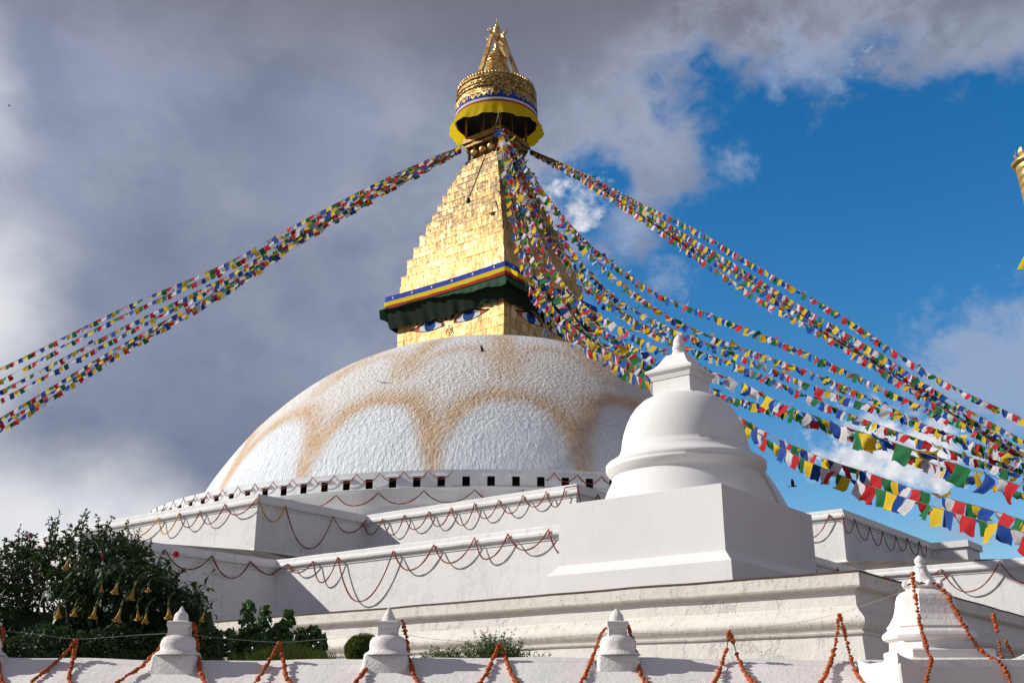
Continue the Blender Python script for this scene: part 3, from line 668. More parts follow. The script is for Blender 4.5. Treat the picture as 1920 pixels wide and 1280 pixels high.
db = MB(); db.lathe(C0, [(1.3, 39.2), (1.2, 39.7), (1.08, 40.0), (.9, 40.6), (.72, 41.0), (.6, 41.15)], 32); db.build('lotus_bud', M['gold'], st)
ring = MB(); ring.lathe(C0, [(.58, 41.12), (.66, 41.2), (.70, 41.3), (.62, 41.38), (.66, 41.45), (.60, 41.6), (.46, 41.75), (.44, 41.9), (.40, 42.0), (.27, 42.05), (.24, 42.15), (.29, 42.2), (.2, 42.3), (.12, 42.4), (.17, 42.5), (.18, 42.65), (.1, 42.78), (.06, 42.85)], 32)
for k in range(14):
    t = 2 * math.pi * k / 14; ring.ball(C0 + Vector((.66 * math.cos(t), .66 * math.sin(t), 41.42)), .12, 8, 6)
ring.build('lotus_finial', M['gold'], st)
for d_ in (U, -U, V, -V):
    lg = MB(); side = Zv.cross(d_); n_ = 10
    pts = [C0 + d_ * (1.95 - 1.47 * (k / n_) ** .97) + Vector((0, 0, 39.0 + 4.25 * k / n_)) for k in range(n_ + 1)]
    for k in range(n_):
        a, b = pts[k], pts[k + 1]
        w0 = .20 - .07 * k / n_; tck = .08
        lg.box((a + b) / 2, 2 * w0, 2 * tck, (b - a).length * 1.02, ax=side, ay=(b - a).cross(side).normalized(), az=(b - a).normalized())
    tip = pts[-1] + Vector((0, 0, -.05))
    for j in (-1, 0, 1): lg.tube([tip - d_ * .02, tip + d_ * .22 + side * .07 * j + Vector((0, 0, .1)), tip + d_ * .36 + side * .12 * j + Vector((0, 0, .38 - .08 * abs(j)))], lambda t, i: .05 * (1 - t) + .012, 6)
    lg.build('crown_leg', M['gold'], st)
tp = MB(); tp.lathe(C0, [(.06, 42.95), (.16, 43.05), (.32, 43.15), (.34, 43.35), (.30, 43.5), (.26, 43.6), (.30, 43.66), (.25, 43.8), (.20, 43.85), (.24, 43.92), (.18, 44.05), (.10, 44.1), (.13, 44.16), (.07, 44.3), (.03, 44.45), (.02, 44.75)], 28)
tp.build('crown_top', M['gold'], st)
ch = MB(); fp = lambda a, s, z: CT - U * a - V * s + Vector((0, 0, z + EYE))
ch_pts = [at(937, 205, 58.2), at(925, 255, 59.0), at(905, 305, 58.6), at(890, 345, 58.2), at(880, 368, 58.0)]
ch.tube(ch_pts, .035, 6); ch.ball(at(878, 376, 57.95), .14, 8, 6, sq=(1, 1, 1.5)); tag(ch.build('hanging_chain', M['iron']), 'dark chain hanging down the sunlit face of the gilded spire', 'chain')

# ------------------------------------------------------------------ corner chorten
KU, KV = -27.95, -27.45
KC = W(KU, KV, 0)
kz = thing('corner_chorten', 'plain white chorten with bell dome standing on the lowest terrace corner', 'chorten', W(KU, KV, 2.05))
def rect(mb, hu, hv, z0, hu1, hv1, z1, c=(KU, KV)):
    cs = [(-1, -1), (1, -1), (1, 1), (-1, 1)]
    for i in range(4):
        (a, b), (c_, d) = cs[i], cs[(i + 1) % 4]
        mb.quad(W(c[0] + a * hu, c[1] + b * hv, z0), W(c[0] + c_ * hu, c[1] + d * hv, z0), W(c[0] + c_ * hu1, c[1] + d * hv1, z1), W(c[0] + a * hu1, c[1] + b * hv1, z1))
b = MB(); hu, hv = 2.15, 1.89
rect(b, hu + .22, hv + .22, 2.03, hu + .2, hv + .2, 2.72); rect(b, hu + .2, hv + .2, 2.72, hu, hv, 2.93); rect(b, hu, hv, 2.93, hu, hv, 4.19); rect(b, hu, hv, 4.19, hu - .02, hv - .02, 4.2); rect(b, hu - .02, hv - .02, 4.2, .1, .1, 4.21)
b.build('base', M['fresh'], kz)
d = MB(); cc = KC
d.lathe(cc, [(1.87, 4.2), (1.79, 4.4), (1.71, 4.6), (1.64, 4.74), (1.585, 4.86), (1.585, 4.88), (1.61, 4.89), (1.66, 4.95), (1.72, 5.02), (1.735, 5.06), (1.715, 5.065), (1.73, 5.11), (1.735, 5.15), (1.70, 5.19), (1.60, 5.25), (1.50, 5.32), (1.425, 5.40), (1.41, 5.46), (1.39, 5.465), (1.38, 5.55), (1.355, 5.72), (1.315, 5.90), (1.25, 6.08), (1.165, 6.26), (1.04, 6.44), (.90, 6.57), (.72, 6.67), (.5, 6.73), (.25, 6.76), (0, 6.77)], 96)
d.build('dome', M['fresh'], kz)
h = MB(); k_ = (KU, KV)
rect(h, .57, .57, 6.45, .565, .565, 6.655); rect(h, .565, .565, 6.655, .4, .4, 6.66); rect(h, .462, .462, 6.5, .458, .458, 7.06); rect(h, .458, .458, 7.06, .485, .485, 7.065); rect(h, .485, .485, 7.065, .485, .485, 7.085)
pr = [(.485, 7.085), (.495, 7.10), (.51, 7.15), (.545, 7.195), (.55, 7.20), (.578, 7.215), (.582, 7.235), (.582, 7.27), (.53, 7.30), (.45, 7.35), (.38, 7.42), (.32, 7.51), (.27, 7.60), (.22, 7.68), (.17, 7.70), (.01, 7.705)]
for (a, z0), (c_, z1) in zip(pr[:-1], pr[1:]): rect(h, a, a, z0, c_, c_, z1)
h.build('harmika', M['fresh'], kz)
f = MB(); f.lathe(cc, [(r_, 7.685 + (z_ - 7.49) * .745) for r_, z_ in [(.165, 7.49), (.16, 7.58), (.14, 7.68), (.152, 7.69), (.157, 7.73), (.14, 7.75), (.148, 7.76), (.143, 7.80), (.125, 7.815), (.13, 7.87), (.12, 7.96), (.093, 8.06), (.05, 8.14), (0, 8.19)]], 32)
f.build('finial', M['fresh'], kz)

# ------------------------------------------------------------------ garlands along the terraces
def swags(pts, sag_pts=True, n=10):
    return pts
def swag_curve(fn, P, n=14):
    """P alternates hook, low, hook ...; each swag is a parabola-like catenary through the three points"""
    out = []
    for i in range(0, len(P) - 2, 2):
        (s0, z0), (s1, z1), (s2, z2) = P[i:i + 3]
        for k in range(n):
            t = k / n; s = s0 + (s2 - s0) * t; tm = (s1 - s0) / (s2 - s0) if s2 != s0 else .5
            tm = min(.75, max(.25, tm))
            lin = z0 + (z2 - z0) * t; dip = (z0 + (z2 - z0) * tm) - z1
            kk = t / tm if t < tm else (1 - t) / (1 - tm)
            out.append(fn(s, lin - dip * (1 - (1 - kk) ** 2.2)))
    out.append(fn(P[-1][0], P[-1][1])); return out
def garland(fn, P, label, mat='marigold_far', r=.022):
    m = MB(); pts = swag_curve(fn, P)
    m.tube(pts, lambda t, i: r * random.uniform(.72, 1.2), 6)
    return tag(m.build('marigold_garland', M[mat], origin=pts[0]), label, 'garland', 'marigold garlands hung along the terraces')
def auto(s0, s1, n, zt, dip, jz=.05, js=.08):
    out = []; 
    for k in range(n + 1):
        s = s0 + (s1 - s0) * k / n + (random.uniform(-js, js) if 0 < k < n else 0)
        out.append((s, zt + random.uniform(-jz, jz)))
        if k < n: out.append((s0 + (s1 - s0) * (k + .5) / n, zt - dip + random.uniform(-.12, .12)))
    return out
Lf = lambda u, e: (lambda s, z: W(u - e, s, z)); Rf = lambda v, e: (lambda s, z: W(s, v - e, z))
e3 = .17
garland(Lf(-23.15, e3), [(.6, 7.4), (-.2, 6.8), (-1.58, 7.42), (-2.07, 6.73), (-2.87, 7.47)], 'yellow garland on the left bay of the uppermost terrace above the dark bush', 'marigold_yel')
garland(Lf(-23.15, e3), [(-2.87, 7.47), (-3.5, 6.84), (-4.17, 7.41), (-4.82, 6.84), (-5.64, 7.5), (-6.37, 7.02), (-7.45, 7.51)], 'red-brown garland on the sunlit left bay of the uppermost terrace ending at its corner')
garland(Rf(-7.3, e3), [(-23.3, 7.55), (-22.54, 6.76), (-21.96, 7.43)], 'short yellow swag on the shaded side just right of the left bay corner', 'marigold_yel')
garland(Rf(-7.3, e3), [(-21.96, 7.4), (-20.73, 5.99), (-19.53, 7.38), (-18.68, 6.85), (-17.72, 7.5)], 'garland with one very deep swag on the shaded return of the uppermost terrace')
garland(Lf(-17.55, e3), [(-7.3, 7.5), (-7.72, 6.87), (-8.38, 7.43), (-8.95, 6.74), (-9.54, 7.46), (-10.11, 6.84), (-10.83, 7.47), (-11.32, 6.83), (-11.95, 7.48), (-12.55, 6.75), (-13.1, 7.53), (-13.61, 6.89), (-14.25, 7.51), (-14.82, 6.95), (-15.35, 7.55), (-15.87, 7.07), (-16.39, 7.56), (-16.78, 6.96), (-17.2, 7.6), (-17.35, 7.6), (-17.7, 7.6)], 'long garland of even swags on the sunlit uppermost terrace wall left of the chorten')
garland(Rf(-17.55, e3), [(-17.7, 7.6), (-17.5, 6.9), (-16.4, 7.5), (-15.5, 6.9), (-14.6, 7.5)], 'short garland on the shaded side of the uppermost terrace half hidden by the chorten base')
garland(Rf(-10.75, e3), [(-29.4, 4.66), (-28.6, 4.16), (-27.69, 4.66), (-26.93, 4.06), (-26.2, 4.65), (-25.6, 4.33), (-25.2, 4.36)], 'garland on the shaded return of the middle terrace right of the bush')
garland(Lf(-25.0, e3), [(-10.76, 4.36), (-11.0, 4.45), (-11.51, 4.63), (-12.01, 4.31), (-12.68, 4.62), (-13.12, 3.93), (-13.78, 4.65), (-14.81, 3.25), (-16.13, 4.64), (-16.83, 4.02), (-17.72, 4.67), (-18.37, 4.1), (-19.24, 4.73), (-19.65, 4.1), (-20.42, 4.72), (-21.0, 4.23), (-21.78, 4.71), (-22.2, 4.03), (-23.2, 4.7)], 'garland with one deep swag on the sunlit middle terrace wall left of the chorten')
garland(Lf(-7.3, e3), [(-20.9, 7.4), (-21.84, 6.65), (-22.71, 7.51), (-22.9, 7.3), (-23.3, 7.3)], 'garland on the narrow sunlit wall right of the chorten base')
garland(Rf(-23.15, e3), [(-7.7, 7.4), (-7.37, 6.73), (-6.42, 7.41), (-5.56, 6.69), (-4.8, 7.33), (-4.06, 6.65), (-3.32, 7.3), (-2.47, 6.63), (-1.66, 7.34), (-.97, 6.77), (-.12, 7.45), (.72, 6.79), (1.52, 7.5), (2.0, 6.84), (2.5, 7.4)], 'garland of even swags on the shaded right bay of the uppermost terrace')
garland(Lf(-10.75, e3), [(-24.9, 4.4), (-25.3, 4.2), (-25.81, 4.59), (-26.3, 4.1), (-27.0, 4.4), (-27.2, 4.4), (-27.68, 4.65), (-28.45, 3.86), (-29.55, 4.76), (-30.3, 4.0), (-31.6, 4.7)], 'garland of wide swags on the sunlit middle terrace wall at the right edge')
garland(Rf(-25.0, e3), [(-17.5, 4.5), (-16.6, 4.1), (-15.6, 4.62), (-14.8, 4.0), (-13.6, 4.6), (-12.4, 4.0), (-11.0, 4.6)], 'garland behind the chorten base on the shaded middle terrace')
# on the round drum
def Dr(r): return lambda s, z: cw(r, s, z)
P = []; th = -172.
while th < -63:
    P += [(th, 9.38), (th + 1.5, 9.02)]; th += 3.0
P.append((th, 9.38))
k0 = 0
A_ = [p for p in P if p[0] <= -92.3]; A_ = A_ if len(A_) % 2 else A_[:-1]
garland(Dr(19.3), A_, 'garland of small swags looped between the square niches of the drum, left part', r=.017)
garland(Dr(19.3), [(-82.9, 9.0), (-82.4, 9.05), (-81.9, 9.3), (-80.6, 8.95), (-79., 9.26), (-77.6, 8.9), (-76., 9.24), (-74.5, 8.9), (-73, 9.2), (-71.5, 8.9), (-70, 9.2)], 'garland of small swags between the drum niches just left of the chorten', r=.022)
garland(Dr(19.12), [(-127, 8.55), (-124.6, 8.1), (-121.5, 8.55), (-118.8, 8.12), (-115.4, 8.55), (-112.6, 8.1), (-108.9, 8.58), (-106.3, 8.1), (-103.3, 8.6), (-100.5, 8.1), (-97.6, 8.6), (-94.6, 8.1), (-91.4, 8.6), (-88.5, 8.1), (-85.5, 8.6)], 'garland of wide swags on the smooth plinth below the niches', r=.026)

# ------------------------------------------------------------------ valance and curtains round the harmika
va = thing('tower_valance', 'blue yellow and red striped valance with green frill around the gilded tower', 'valance', WT(0, 0, 22.3))
def ringstrip(mb, a_fn, z_fn, rows, seg=60, base=4.63):
    """closed cloth strip round the square; a_fn/z_fn(row fraction, arc index position s in 0..4)"""
    cs = [(-1, -1), (1, -1), (1, 1), (-1, 1)]
    grid = []
    for r in range(rows + 1):
        row = []
        for i in range(4):
            (u0, v0), (u1, v1) = cs[i], cs[(i + 1) % 4]
            for k in range(seg):
                f_ = k / seg; s = i + f_; a = a_fn(r / rows, s); z = z_fn(r / rows, s)
                row.append(WT((u0 + (u1 - u0) * f_) * a, (v0 + (v1 - v0) * f_) * a, z))
        grid.append(row)
    n = 4 * seg; vs = [p for row in grid for p in row]
    fs = [(r * n + k, r * n + (k + 1) % n, (r + 1) * n + (k + 1) % n, (r + 1) * n + k) for r in range(rows) for k in range(n)]
    mb.add(vs, fs, None, True)
def wav(s, k, ph=0.): return math.sin(s * k + ph)
def sag(s): f_ = s % 1; return -.13 * math.sin(math.pi * f_)
for nm, a0, a1, z0, z1 in (('blue_stripe', 4.64, 4.66, 24.09, 23.74), ('yellow_stripe', 4.66, 4.66, 23.74, 23.48), ('red_stripe', 4.66, 4.62, 23.48, 23.22)):
    sm = MB(); ringstrip(sm, lambda t, s: a0 + (a1 - a0) * t + .012 * wav(s, 37) * (z0 < 23.7), lambda t, s: z0 + (z1 - z0) * t + sag(s) * .6 + (.02 * wav(s, 51, 1) if z0 < 23.4 and t == 1 else 0), 3)
    sm.build(nm, M[{'b': 'c_blue', 'y': 'c_yellow', 'r': 'c_red'}[nm[0]]], va)
stt = MB(); 
for si in (0, 1, 3):
    cs = [(-1, -1), (1, -1), (1, 1), (-1, 1)]
    for k in range(6):
        f_ = (k + .45) / 6; (u0, v0), (u1, v1) = cs[si], cs[(si + 1) % 4]; s = si + f_
        n_ = {0: -V, 1: U, 3: -U}[si]; t_ = Vector((u1 - u0, v1 - v0)).normalized(); tt = U * t_.x + V * t_.y
        c_ = WT((u0 + (u1 - u0) * f_) * 4.675, (v0 + (v1 - v0) * f_) * 4.675, 23.91 + sag(s) * .6)
        stt.add([c_ - tt * .08, c_ - Zv * .1, c_ + tt * .08, c_ + Zv * .1], [(0, 1, 2, 3)])
stt.build('star_patch', M['c_white'], va)
# side order in ringstrip: side 0 = -V face (right), side 3 = -U face (left, sunlit)
def lift(s):                                # how far the frill is blown outwards on the sunlit face
    if s >= 3: f_ = s - 3; return .10 + .10 * math.sin(f_ * 9)
    if s < 1: return .02
    return .1
def frill_len(s):
    if s >= 3:
        f_ = 1 - (s - 3)                    # the -U side runs from its far end to the near corner
        f_ = s - 3; return .03 + .60 * max(0, min(1, (f_ - .42) / .5)) ** .8
    return .5 if s < 1 else .6
fr = MB(); ringstrip(fr, lambda t, s: 4.62 + (.16 + .03 * wav(s, 95) + .05 * wav(s, 31, 2) + .42 * lift(s)) * t, lambda t, s: 23.24 - (frill_len(s)) * t + sag(s) * .6 + .04 * wav(s, 23, 1) * t, 4, 120)
fr.build('green_frill', M['c_green'], va)
cu_ = thing('tower_curtain', 'green curtain with shade painted into its colour hanging below the striped valance over the painted brows', 'curtain', WT(0, 0, 22.3))
ic = MB(); ringstrip(ic, lambda t, s: 4.66 - .44 * t + .04 * wav(s, 43) * t + .03 * wav(s, 71) * t + .22 * t * max(0, 1 - abs(s - 3.0) / .16), lambda t, s: 23.26 - (1.27 + .06 * wav(s, 9.2, 1.0) + .04 * wav(s, 31)) * t + sag(s) * .3 + (.22 * t * (1 if s < 1 else 0) * (s)), 5, 110)
ic.build('curtain_cloth', M['c_shaded'], cu_)
rp = MB(); b0 = WT(4.55, -4.55, 22.95); o_ = (U - V).normalized()
rp.add([b0, b0 + o_ * .45 - Zv * .25, b0 + o_ * .25 - Zv * .5, b0 + o_ * .4 - Zv * .75, b0 - Zv * .8, b0 - U * .4 - Zv * .7], [(0, 1, 2), (0, 2, 3), (0, 3, 4), (0, 4, 5)])
rp.build('torn_corner', M['c_shaded'], cu_)
# skirt under the canopy
sk = thing('canopy_skirt', 'yellow cloth skirt with blue white and red bands under the gilded canopy', 'skirt', W(0, 0, 36.3))
def ringcloth(mb, prof, seg=160, wob=0., k=17, flare=0.):
    vs = []
    for j, (r, z) in enumerate(prof):
        for i in range(seg):
            t = 2 * math.pi * i / seg; q = j / (len(prof) - 1)
            rr = r + wob * q * (math.sin(k * t) + .6 * math.sin(k * 2.3 * t + 1) + .5 * math.sin(5 * t + 2)) + flare * q * max(0, math.sin(t + .1)) * 0
            zz = z + wob * q * (.7 * math.sin(7 * t + .5) + .4 * math.sin(13 * t)) + (.3 * q * math.sin(t) if wob > .05 else 0)
            vs.append(C0 + Vector((rr * math.cos(t), rr * math.sin(t), zz)))
    fs = [(j * seg + i, j * seg + (i + 1) % seg, (j + 1) * seg + (i + 1) % seg, (j + 1) * seg + i) for j in range(len(prof) - 1) for i in range(seg)]
    mb.add(vs, fs, None, True)
for nm, mt, r0, r1, z0, z1 in (('blue_band', 'c_blue', 2.69, 2.70, 37.45, 36.98), ('white_band', 'c_white', 2.70, 2.71, 36.98, 36.80), ('red_band', 'c_red', 2.71, 2.72, 36.80, 36.66)):
    x = MB(); ringcloth(x, [(r0, z0), ((r0 + r1) / 2, (z0 + z1) / 2), (r1, z1)], 128, .008, 21); x.build(nm, M[mt], sk)
x = MB(); ringcloth(x, [(2.72, 36.66), (2.79, 36.50), (2.87, 36.30), (2.97, 36.08), (3.08, 35.90)], 220, .055, 13); x.build('yellow_skirt', M['c_yellow'], sk)

# ------------------------------------------------------------------ prayer flags
FM = ['f_blue', 'f_white', 'f_red', 'f_green', 'f_yellow']
def flag_mesh(mat, seed, calm=False):
    """a small cloth, sewn along its top edge, rippling and folded by the wind"""
    rnd = random.Random(seed); n = 7; m = MB(); vs = []; w, h = .34, .32
    kx, kz_, ph = rnd.uniform(4, 9), rnd.uniform(2, 6), rnd.uniform(0, 6); amp = rnd.uniform(.02, .075); curl = rnd.uniform(-.7, 1.5); skew = rnd.uniform(-.10, .10); pinch = rnd.choice((0, .05, .1, .2, .55)); fold = rnd.uniform(-1.1, 1.1) if rnd.random() < .45 else 0
    if calm: amp *= .55; curl = rnd.uniform(-.3, .6); pinch = rnd.choice((0, .03, .08)); fold = 0; skew *= .5
    for j in range(n + 1):
        t = j / n
        for i in range(n + 1):
            q = i / n - .5; x = q * w * (1 - pinch * t) + skew * t * t
            a = curl * t; y = h * t * math.sin(a) * .8 + amp * t ** .8 * math.sin(kx * (i / n) + kz_ * t + ph)
            z = -h * t * math.cos(a * .9) + .012 * t * math.sin(7 * i / n + ph)
            if fold and q > .0: y += fold * q * t * .55; x -= abs(fold) * q * t * .18; z += abs(fold) * q * t * .25
            vs.append((x, y, z))
    fs = [(j * (n + 1) + i, j * (n + 1) + i + 1, (j + 1) * (n + 1) + i + 1, (j + 1) * (n + 1) + i) for j in range(n) for i in range(n)]
    m.add(vs, fs, None, True); return m.mesh('flag', M[mat])
FLAGS = [[flag_mesh(FM[c], c * 50 + k, k < 8) for k in range(16)] for c in range(5)]
def flag_string(label, P0, end, Yend, px, size=1.0, spacing=.345, wild=1.0, tilt=0., off=0, calm=.5, sub=None, cordr=.008):
    P0 = Vector(P0); Pe = at(end[0], end[1], Yend)
    nrm = Vector((Pe.y - P0.y, -(Pe.x - P0.x), 0)).normalized()
    pts = [P0]; eye = Vector((0, 0, EYE))
    for q in px:
        d_ = raydir(*q); t = (P0 - eye).dot(nrm) / d_.dot(nrm); pts.append(eye + d_ * t)
    pts.append(Pe)
    crv = spline(pts, 24)
    # resample
    L = [0.]
    for a, b in zip(crv[:-1], crv[1:]): L.append(L[-1] + (b - a).length)
    root = thing('prayer_flag_string', label, 'prayer flags', P0, 'prayer flag strings tied to the gilded spire')
    cm = MB(); cm.tube(crv[::3] + [crv[-1]], cordr, 4); cm.build('cord', M['cord'], root)
    rnd = random.Random(hash(label) % 9999 if False else sum(map(ord, label)))
    mats = []; i = 0; s = .4; ci = off
    while s < L[-1] - .05:
        while L[i + 1] < s: i += 1
        f_ = (s - L[i]) / max(1e-6, L[i + 1] - L[i]); p = crv[i].lerp(crv[i + 1], f_); tg = (crv[i + 1] - crv[i]).normalized()
        sc = (size(s / L[-1]) if callable(size) else size) * rnd.uniform(.85, 1.12)
        yv = Zv.cross(tg).normalized(); zv = tg.cross(yv)
        ang = R(rnd.gauss(tilt, 42 * wild)); tw = R(rnd.gauss(0, 15 * wild)); yaw_ = R(rnd.gauss(0, 22 * wild))
        rot = Matrix.Rotation(ang, 3, tg) @ Matrix.Rotation(tw, 3, yv) @ Matrix.Rotation(yaw_, 3, zv) @ Matrix((tg, yv, zv)).transposed()
        if rnd.random() > .03:
            me = FLAGS[ci % 5][rnd.randrange(8) if rnd.random() < calm else 8 + rnd.randrange(8)]; mats.append((p, rot, sc * (1, -1)[rnd.random() < 0], me))
        ci += 1; s += spacing * sc * rnd.uniform(.92, 1.08) / (1 if not callable(size) else 1)
    mats.sort(key=lambda q: (q[0] - eye).length)
    for p, rot, sc, me in mats[:100]:
        o = bpy.data.objects.new('flag', me); COL.objects.link(o); o.parent = root
        o.matrix_local = Matrix.Translation(p - P0) @ rot.to_4x4() @ Matrix.Diagonal((sc, sc, sc, 1))
    if mats[100:]:
        vs = []; fs = []; mi = []
        for p, rot, sc, me in mats[100:]:
            o_ = len(vs); vs += [p - P0 + rot @ (v.co * sc) for v in me.vertices]; ix = FM.index(next(k for k in FM if M[k] == me.materials[0]))
            for pl_ in me.polygons: fs.append(tuple(o_ + k for k in pl_.vertices)); mi.append(ix)
        me2 = bpy.data.meshes.new('far_flags'); me2.from_pydata([tuple(v) for v in vs], [], fs)
        for k in FM: me2.materials.append(M[k])
        me2.polygons.foreach_set('material_index', mi); me2.polygons.foreach_set('use_smooth', [True] * len(fs))
        o = bpy.data.objects.new('far_flags', me2); COL.objects.link(o); o.parent = root; o['kind'] = 'stuff'
    return root
AL = W(-1.5, 1.6, 34.9); AN = W(-1.6, -1.6, 35.1); AR = W(1.6, -1.5, 34.95)
# left bundle, running out to the left edge
LW = dict(wild=.28, size=1.2, spacing=.345, calm=.95)
flag_string('topmost of the flag strands running down to the left edge', AL, (-140, 742), 78, [(800, 300), (700, 346), (560, 418), (420, 495), (230, 577), (0, 690)], off=0, **LW)
flag_string('second flag strand from the top on the left, just under the topmost', AL + Vector((0, -.1, -.05)), (-140, 765), 78, [(800, 303), (700, 352), (560, 426), (420, 504), (200, 605), (0, 712)], off=2, **LW)
flag_string('upper of the two middle flag strands on the left', AL + Vector((0, -.2, -.1)), (-140, 797), 78, [(800, 306), (700, 357), (560, 434), (420, 520), (200, 628), (0, 732)], off=1, **LW)
flag_string('lower of the two middle flag strands on the left', AL + Vector((0, -.2, -.15)), (-140, 815), 78, [(800, 308), (700, 360), (560, 438), (420, 527), (200, 642), (0, 748)], off=3, **LW)
flag_string('third lowest flag strand on the left, above the lowest pair', AL + Vector((0, -.3, -.1)), (-140, 855), 78, [(800, 309), (700, 363), (560, 444), (420, 538), (200, 662), (0, 783)], off=4, **LW)
flag_string('second lowest flag strand on the left', AL + Vector((0, -.3, -.15)), (-140, 868), 78, [(800, 311), (700, 366), (560, 448), (420, 543), (200, 670), (0, 795)], off=2, **LW)
flag_string('lowest of the flag strands running down to the left edge', AL + Vector((0, -.3, -.2)), (-140, 880), 78, [(800, 312), (700, 368), (560, 451), (420, 547), (200, 676), (0, 806)], off=0, **LW)
# right bundle
RW = dict(wild=.55, calm=.7, size=lambda t: 1.0 - .38 * t, spacing=.28)
flag_string('highest flag strand on the right, standing clear above the dark bundle', AR, (2020, 835), 27, [(1090, 322), (1200, 380), (1300, 428), (1430, 505), (1580, 592), (1700, 672), (1800, 730), (1920, 785)], off=0, **RW)
flag_string('flag strand along the top of the dark right bundle', AR + Vector((0, -.1, -.05)), (2020, 880), 27, [(1090, 324), (1200, 388), (1350, 478), (1500, 572), (1650, 662), (1760, 735), (1920, 825)], off=1, **RW)
flag_string('flag strand in the middle of the dark right bundle', AR + Vector((0, -.2, -.1)), (2020, 896), 27.5, [(1090, 328), (1200, 396), (1350, 488), (1500, 582), (1650, 674), (1770, 752), (1920, 843)], off=3, **RW)
flag_string('flag strand along the lower side of the dark right bundle', AR + Vector((0, -.25, -.15)), (2020, 905), 27, [(1090, 331), (1200, 400), (1350, 494), (1500, 590), (1650, 686), (1760, 758), (1920, 852)], off=2, **RW)
flag_string('thin flag strand hanging just below the dark right bundle', AR + Vector((0, -.3, -.2)), (2020, 935), 26, [(1090, 333), (1200, 405), (1310, 482), (1420, 556), (1520, 612), (1620, 672), (1730, 742), (1920, 868)], off=4, **RW)
# central fan in front of the tower
CW_ = dict(wild=.8, calm=.5, size=lambda t: 1.22 - .62 * t, spacing=.25)
def rn(v): return Vector((random.uniform(-v, v), random.uniform(-v, v), random.uniform(-v, v)))
flag_string('thin uppermost strand of the central flag fan over the blue sky', AN + rn(.15), (2020, 900), 27, [(1000, 330), (1062, 412), (1120, 470), (1180, 515), (1250, 558), (1340, 592), (1450, 635), (1560, 682), (1700, 748), (1800, 792), (1920, 852)], off=0, **CW_)
flag_string('thick second strand from the top of the central flag fan', AN + rn(.15), (2020, 925), 24, [(998, 330), (1055, 412), (1110, 478), (1170, 532), (1250, 590), (1340, 632), (1440, 668), (1540, 705), (1640, 748), (1760, 808), (1920, 880)], off=2, **CW_)
flag_string('strand of the central flag fan passing just above the chorten finial', AN + rn(.15), (2020, 905), 22, [(988, 330), (1040, 420), (1098, 500), (1160, 560), (1240, 606), (1320, 640), (1430, 683), (1530, 725), (1640, 762), (1750, 802), (1850, 838), (1920, 862)], off=1, **CW_)
flag_string('lower strand of the central flag fan passing above the chorten roof', AN + rn(.15), (2020, 930), 20, [(978, 330), (1022, 430), (1080, 500), (1140, 560), (1210, 612), (1290, 650), (1380, 682), (1480, 725), (1580, 770), (1700, 815), (1800, 850), (1920, 892)], off=3, **CW_)
flag_string('strand with the largest flags sagging behind the chorten finial to the right edge', AN + rn(.15), (2020, 950), 15.5, [(968, 330), (1005, 430), (1050, 520), (1100, 575), (1160, 610), (1240, 655), (1320, 690), (1400, 722), (1470, 758), (1560, 792), (1660, 824), (1800, 872), (1920, 912)], off=4, wild=.8, calm=.55, spacing=.30, size=lambda t: (1.2 - .5 * t) if t < .72 else (.84 + .45 * (t - .72) / .28))
flag_string('strand of the central flag fan meeting the chorten roof from behind', AN + rn(.15), (2020, 965), 19, [(958, 330), (985, 440), (1020, 520), (1062, 575), (1120, 612), (1190, 650), (1260, 690), (1345, 735), (1400, 752), (1480, 772), (1560, 800), (1650, 830), (1800, 888), (1920, 925)], off=2, **CW_)
flag_string('leftmost strand of the central flag fan crossing the tower face and the dome', AN + rn(.15), (2020, 1012), 16.5, [(950, 330), (968, 420), (985, 480), (1008, 540), (1050, 590), (1110, 640), (1180, 680), (1270, 725), (1380, 778), (1440, 812), (1500, 840), (1570, 868), (1640, 890), (1720, 918), (1820, 945), (1920, 975)], off=1, wild=.5, calm=.8, spacing=.30, size=lambda t: 1.3 - .42 * t)
flag_string('lowest flag strand of square flags nearest the right terrace', AN + rn(.15), (2020, 1040), 16.0, [(950, 335), (963, 420), (978, 490), (1000, 550), (1040, 602), (1100, 650), (1170, 692), (1262, 738), (1380, 790), (1450, 830), (1510, 862), (1580, 892), (1650, 917), (1730, 943), (1820, 970), (1920, 998)], off=4, wild=.4, calm=.85, spacing=.325, size=lambda t: 1.25 - .25 * t)
flag_string('inner strand of the central flag fan ending low against the dome', AN + rn(.15), (1230, 712), 36, [(960, 330), (988, 410), (1012, 470), (1040, 540), (1075, 595), (1120, 640), (1170, 675)], off=0, wild=1.1, spacing=.25, size=1.15)
flag_string('short dense strand of the central flag fan over the valance corner', AN + rn(.15), (1225, 690), 38, [(972, 330), (1000, 420), (1030, 490), (1065, 550), (1110, 600), (1165, 645)], off=3, wild=1.1, spacing=.25, size=1.15)

flag_string('dense strand of the flag fan lying over the middle of the shaded tower face', AN + rn(.15), (1290, 640), 36, [(982, 330), (1015, 405), (1048, 465), (1085, 515), (1130, 560), (1190, 600)], off=2, wild=1., calm=.4, spacing=.26, size=1.1)
flag_string('dense strand of the flag fan close beside the near edge of the tower', AN + rn(.15), (1180, 668), 40, [(950, 320), (962, 380), (975, 440), (992, 500), (1025, 560), (1070, 610)], off=4, wild=1.1, calm=.4, spacing=.25, size=1.3)

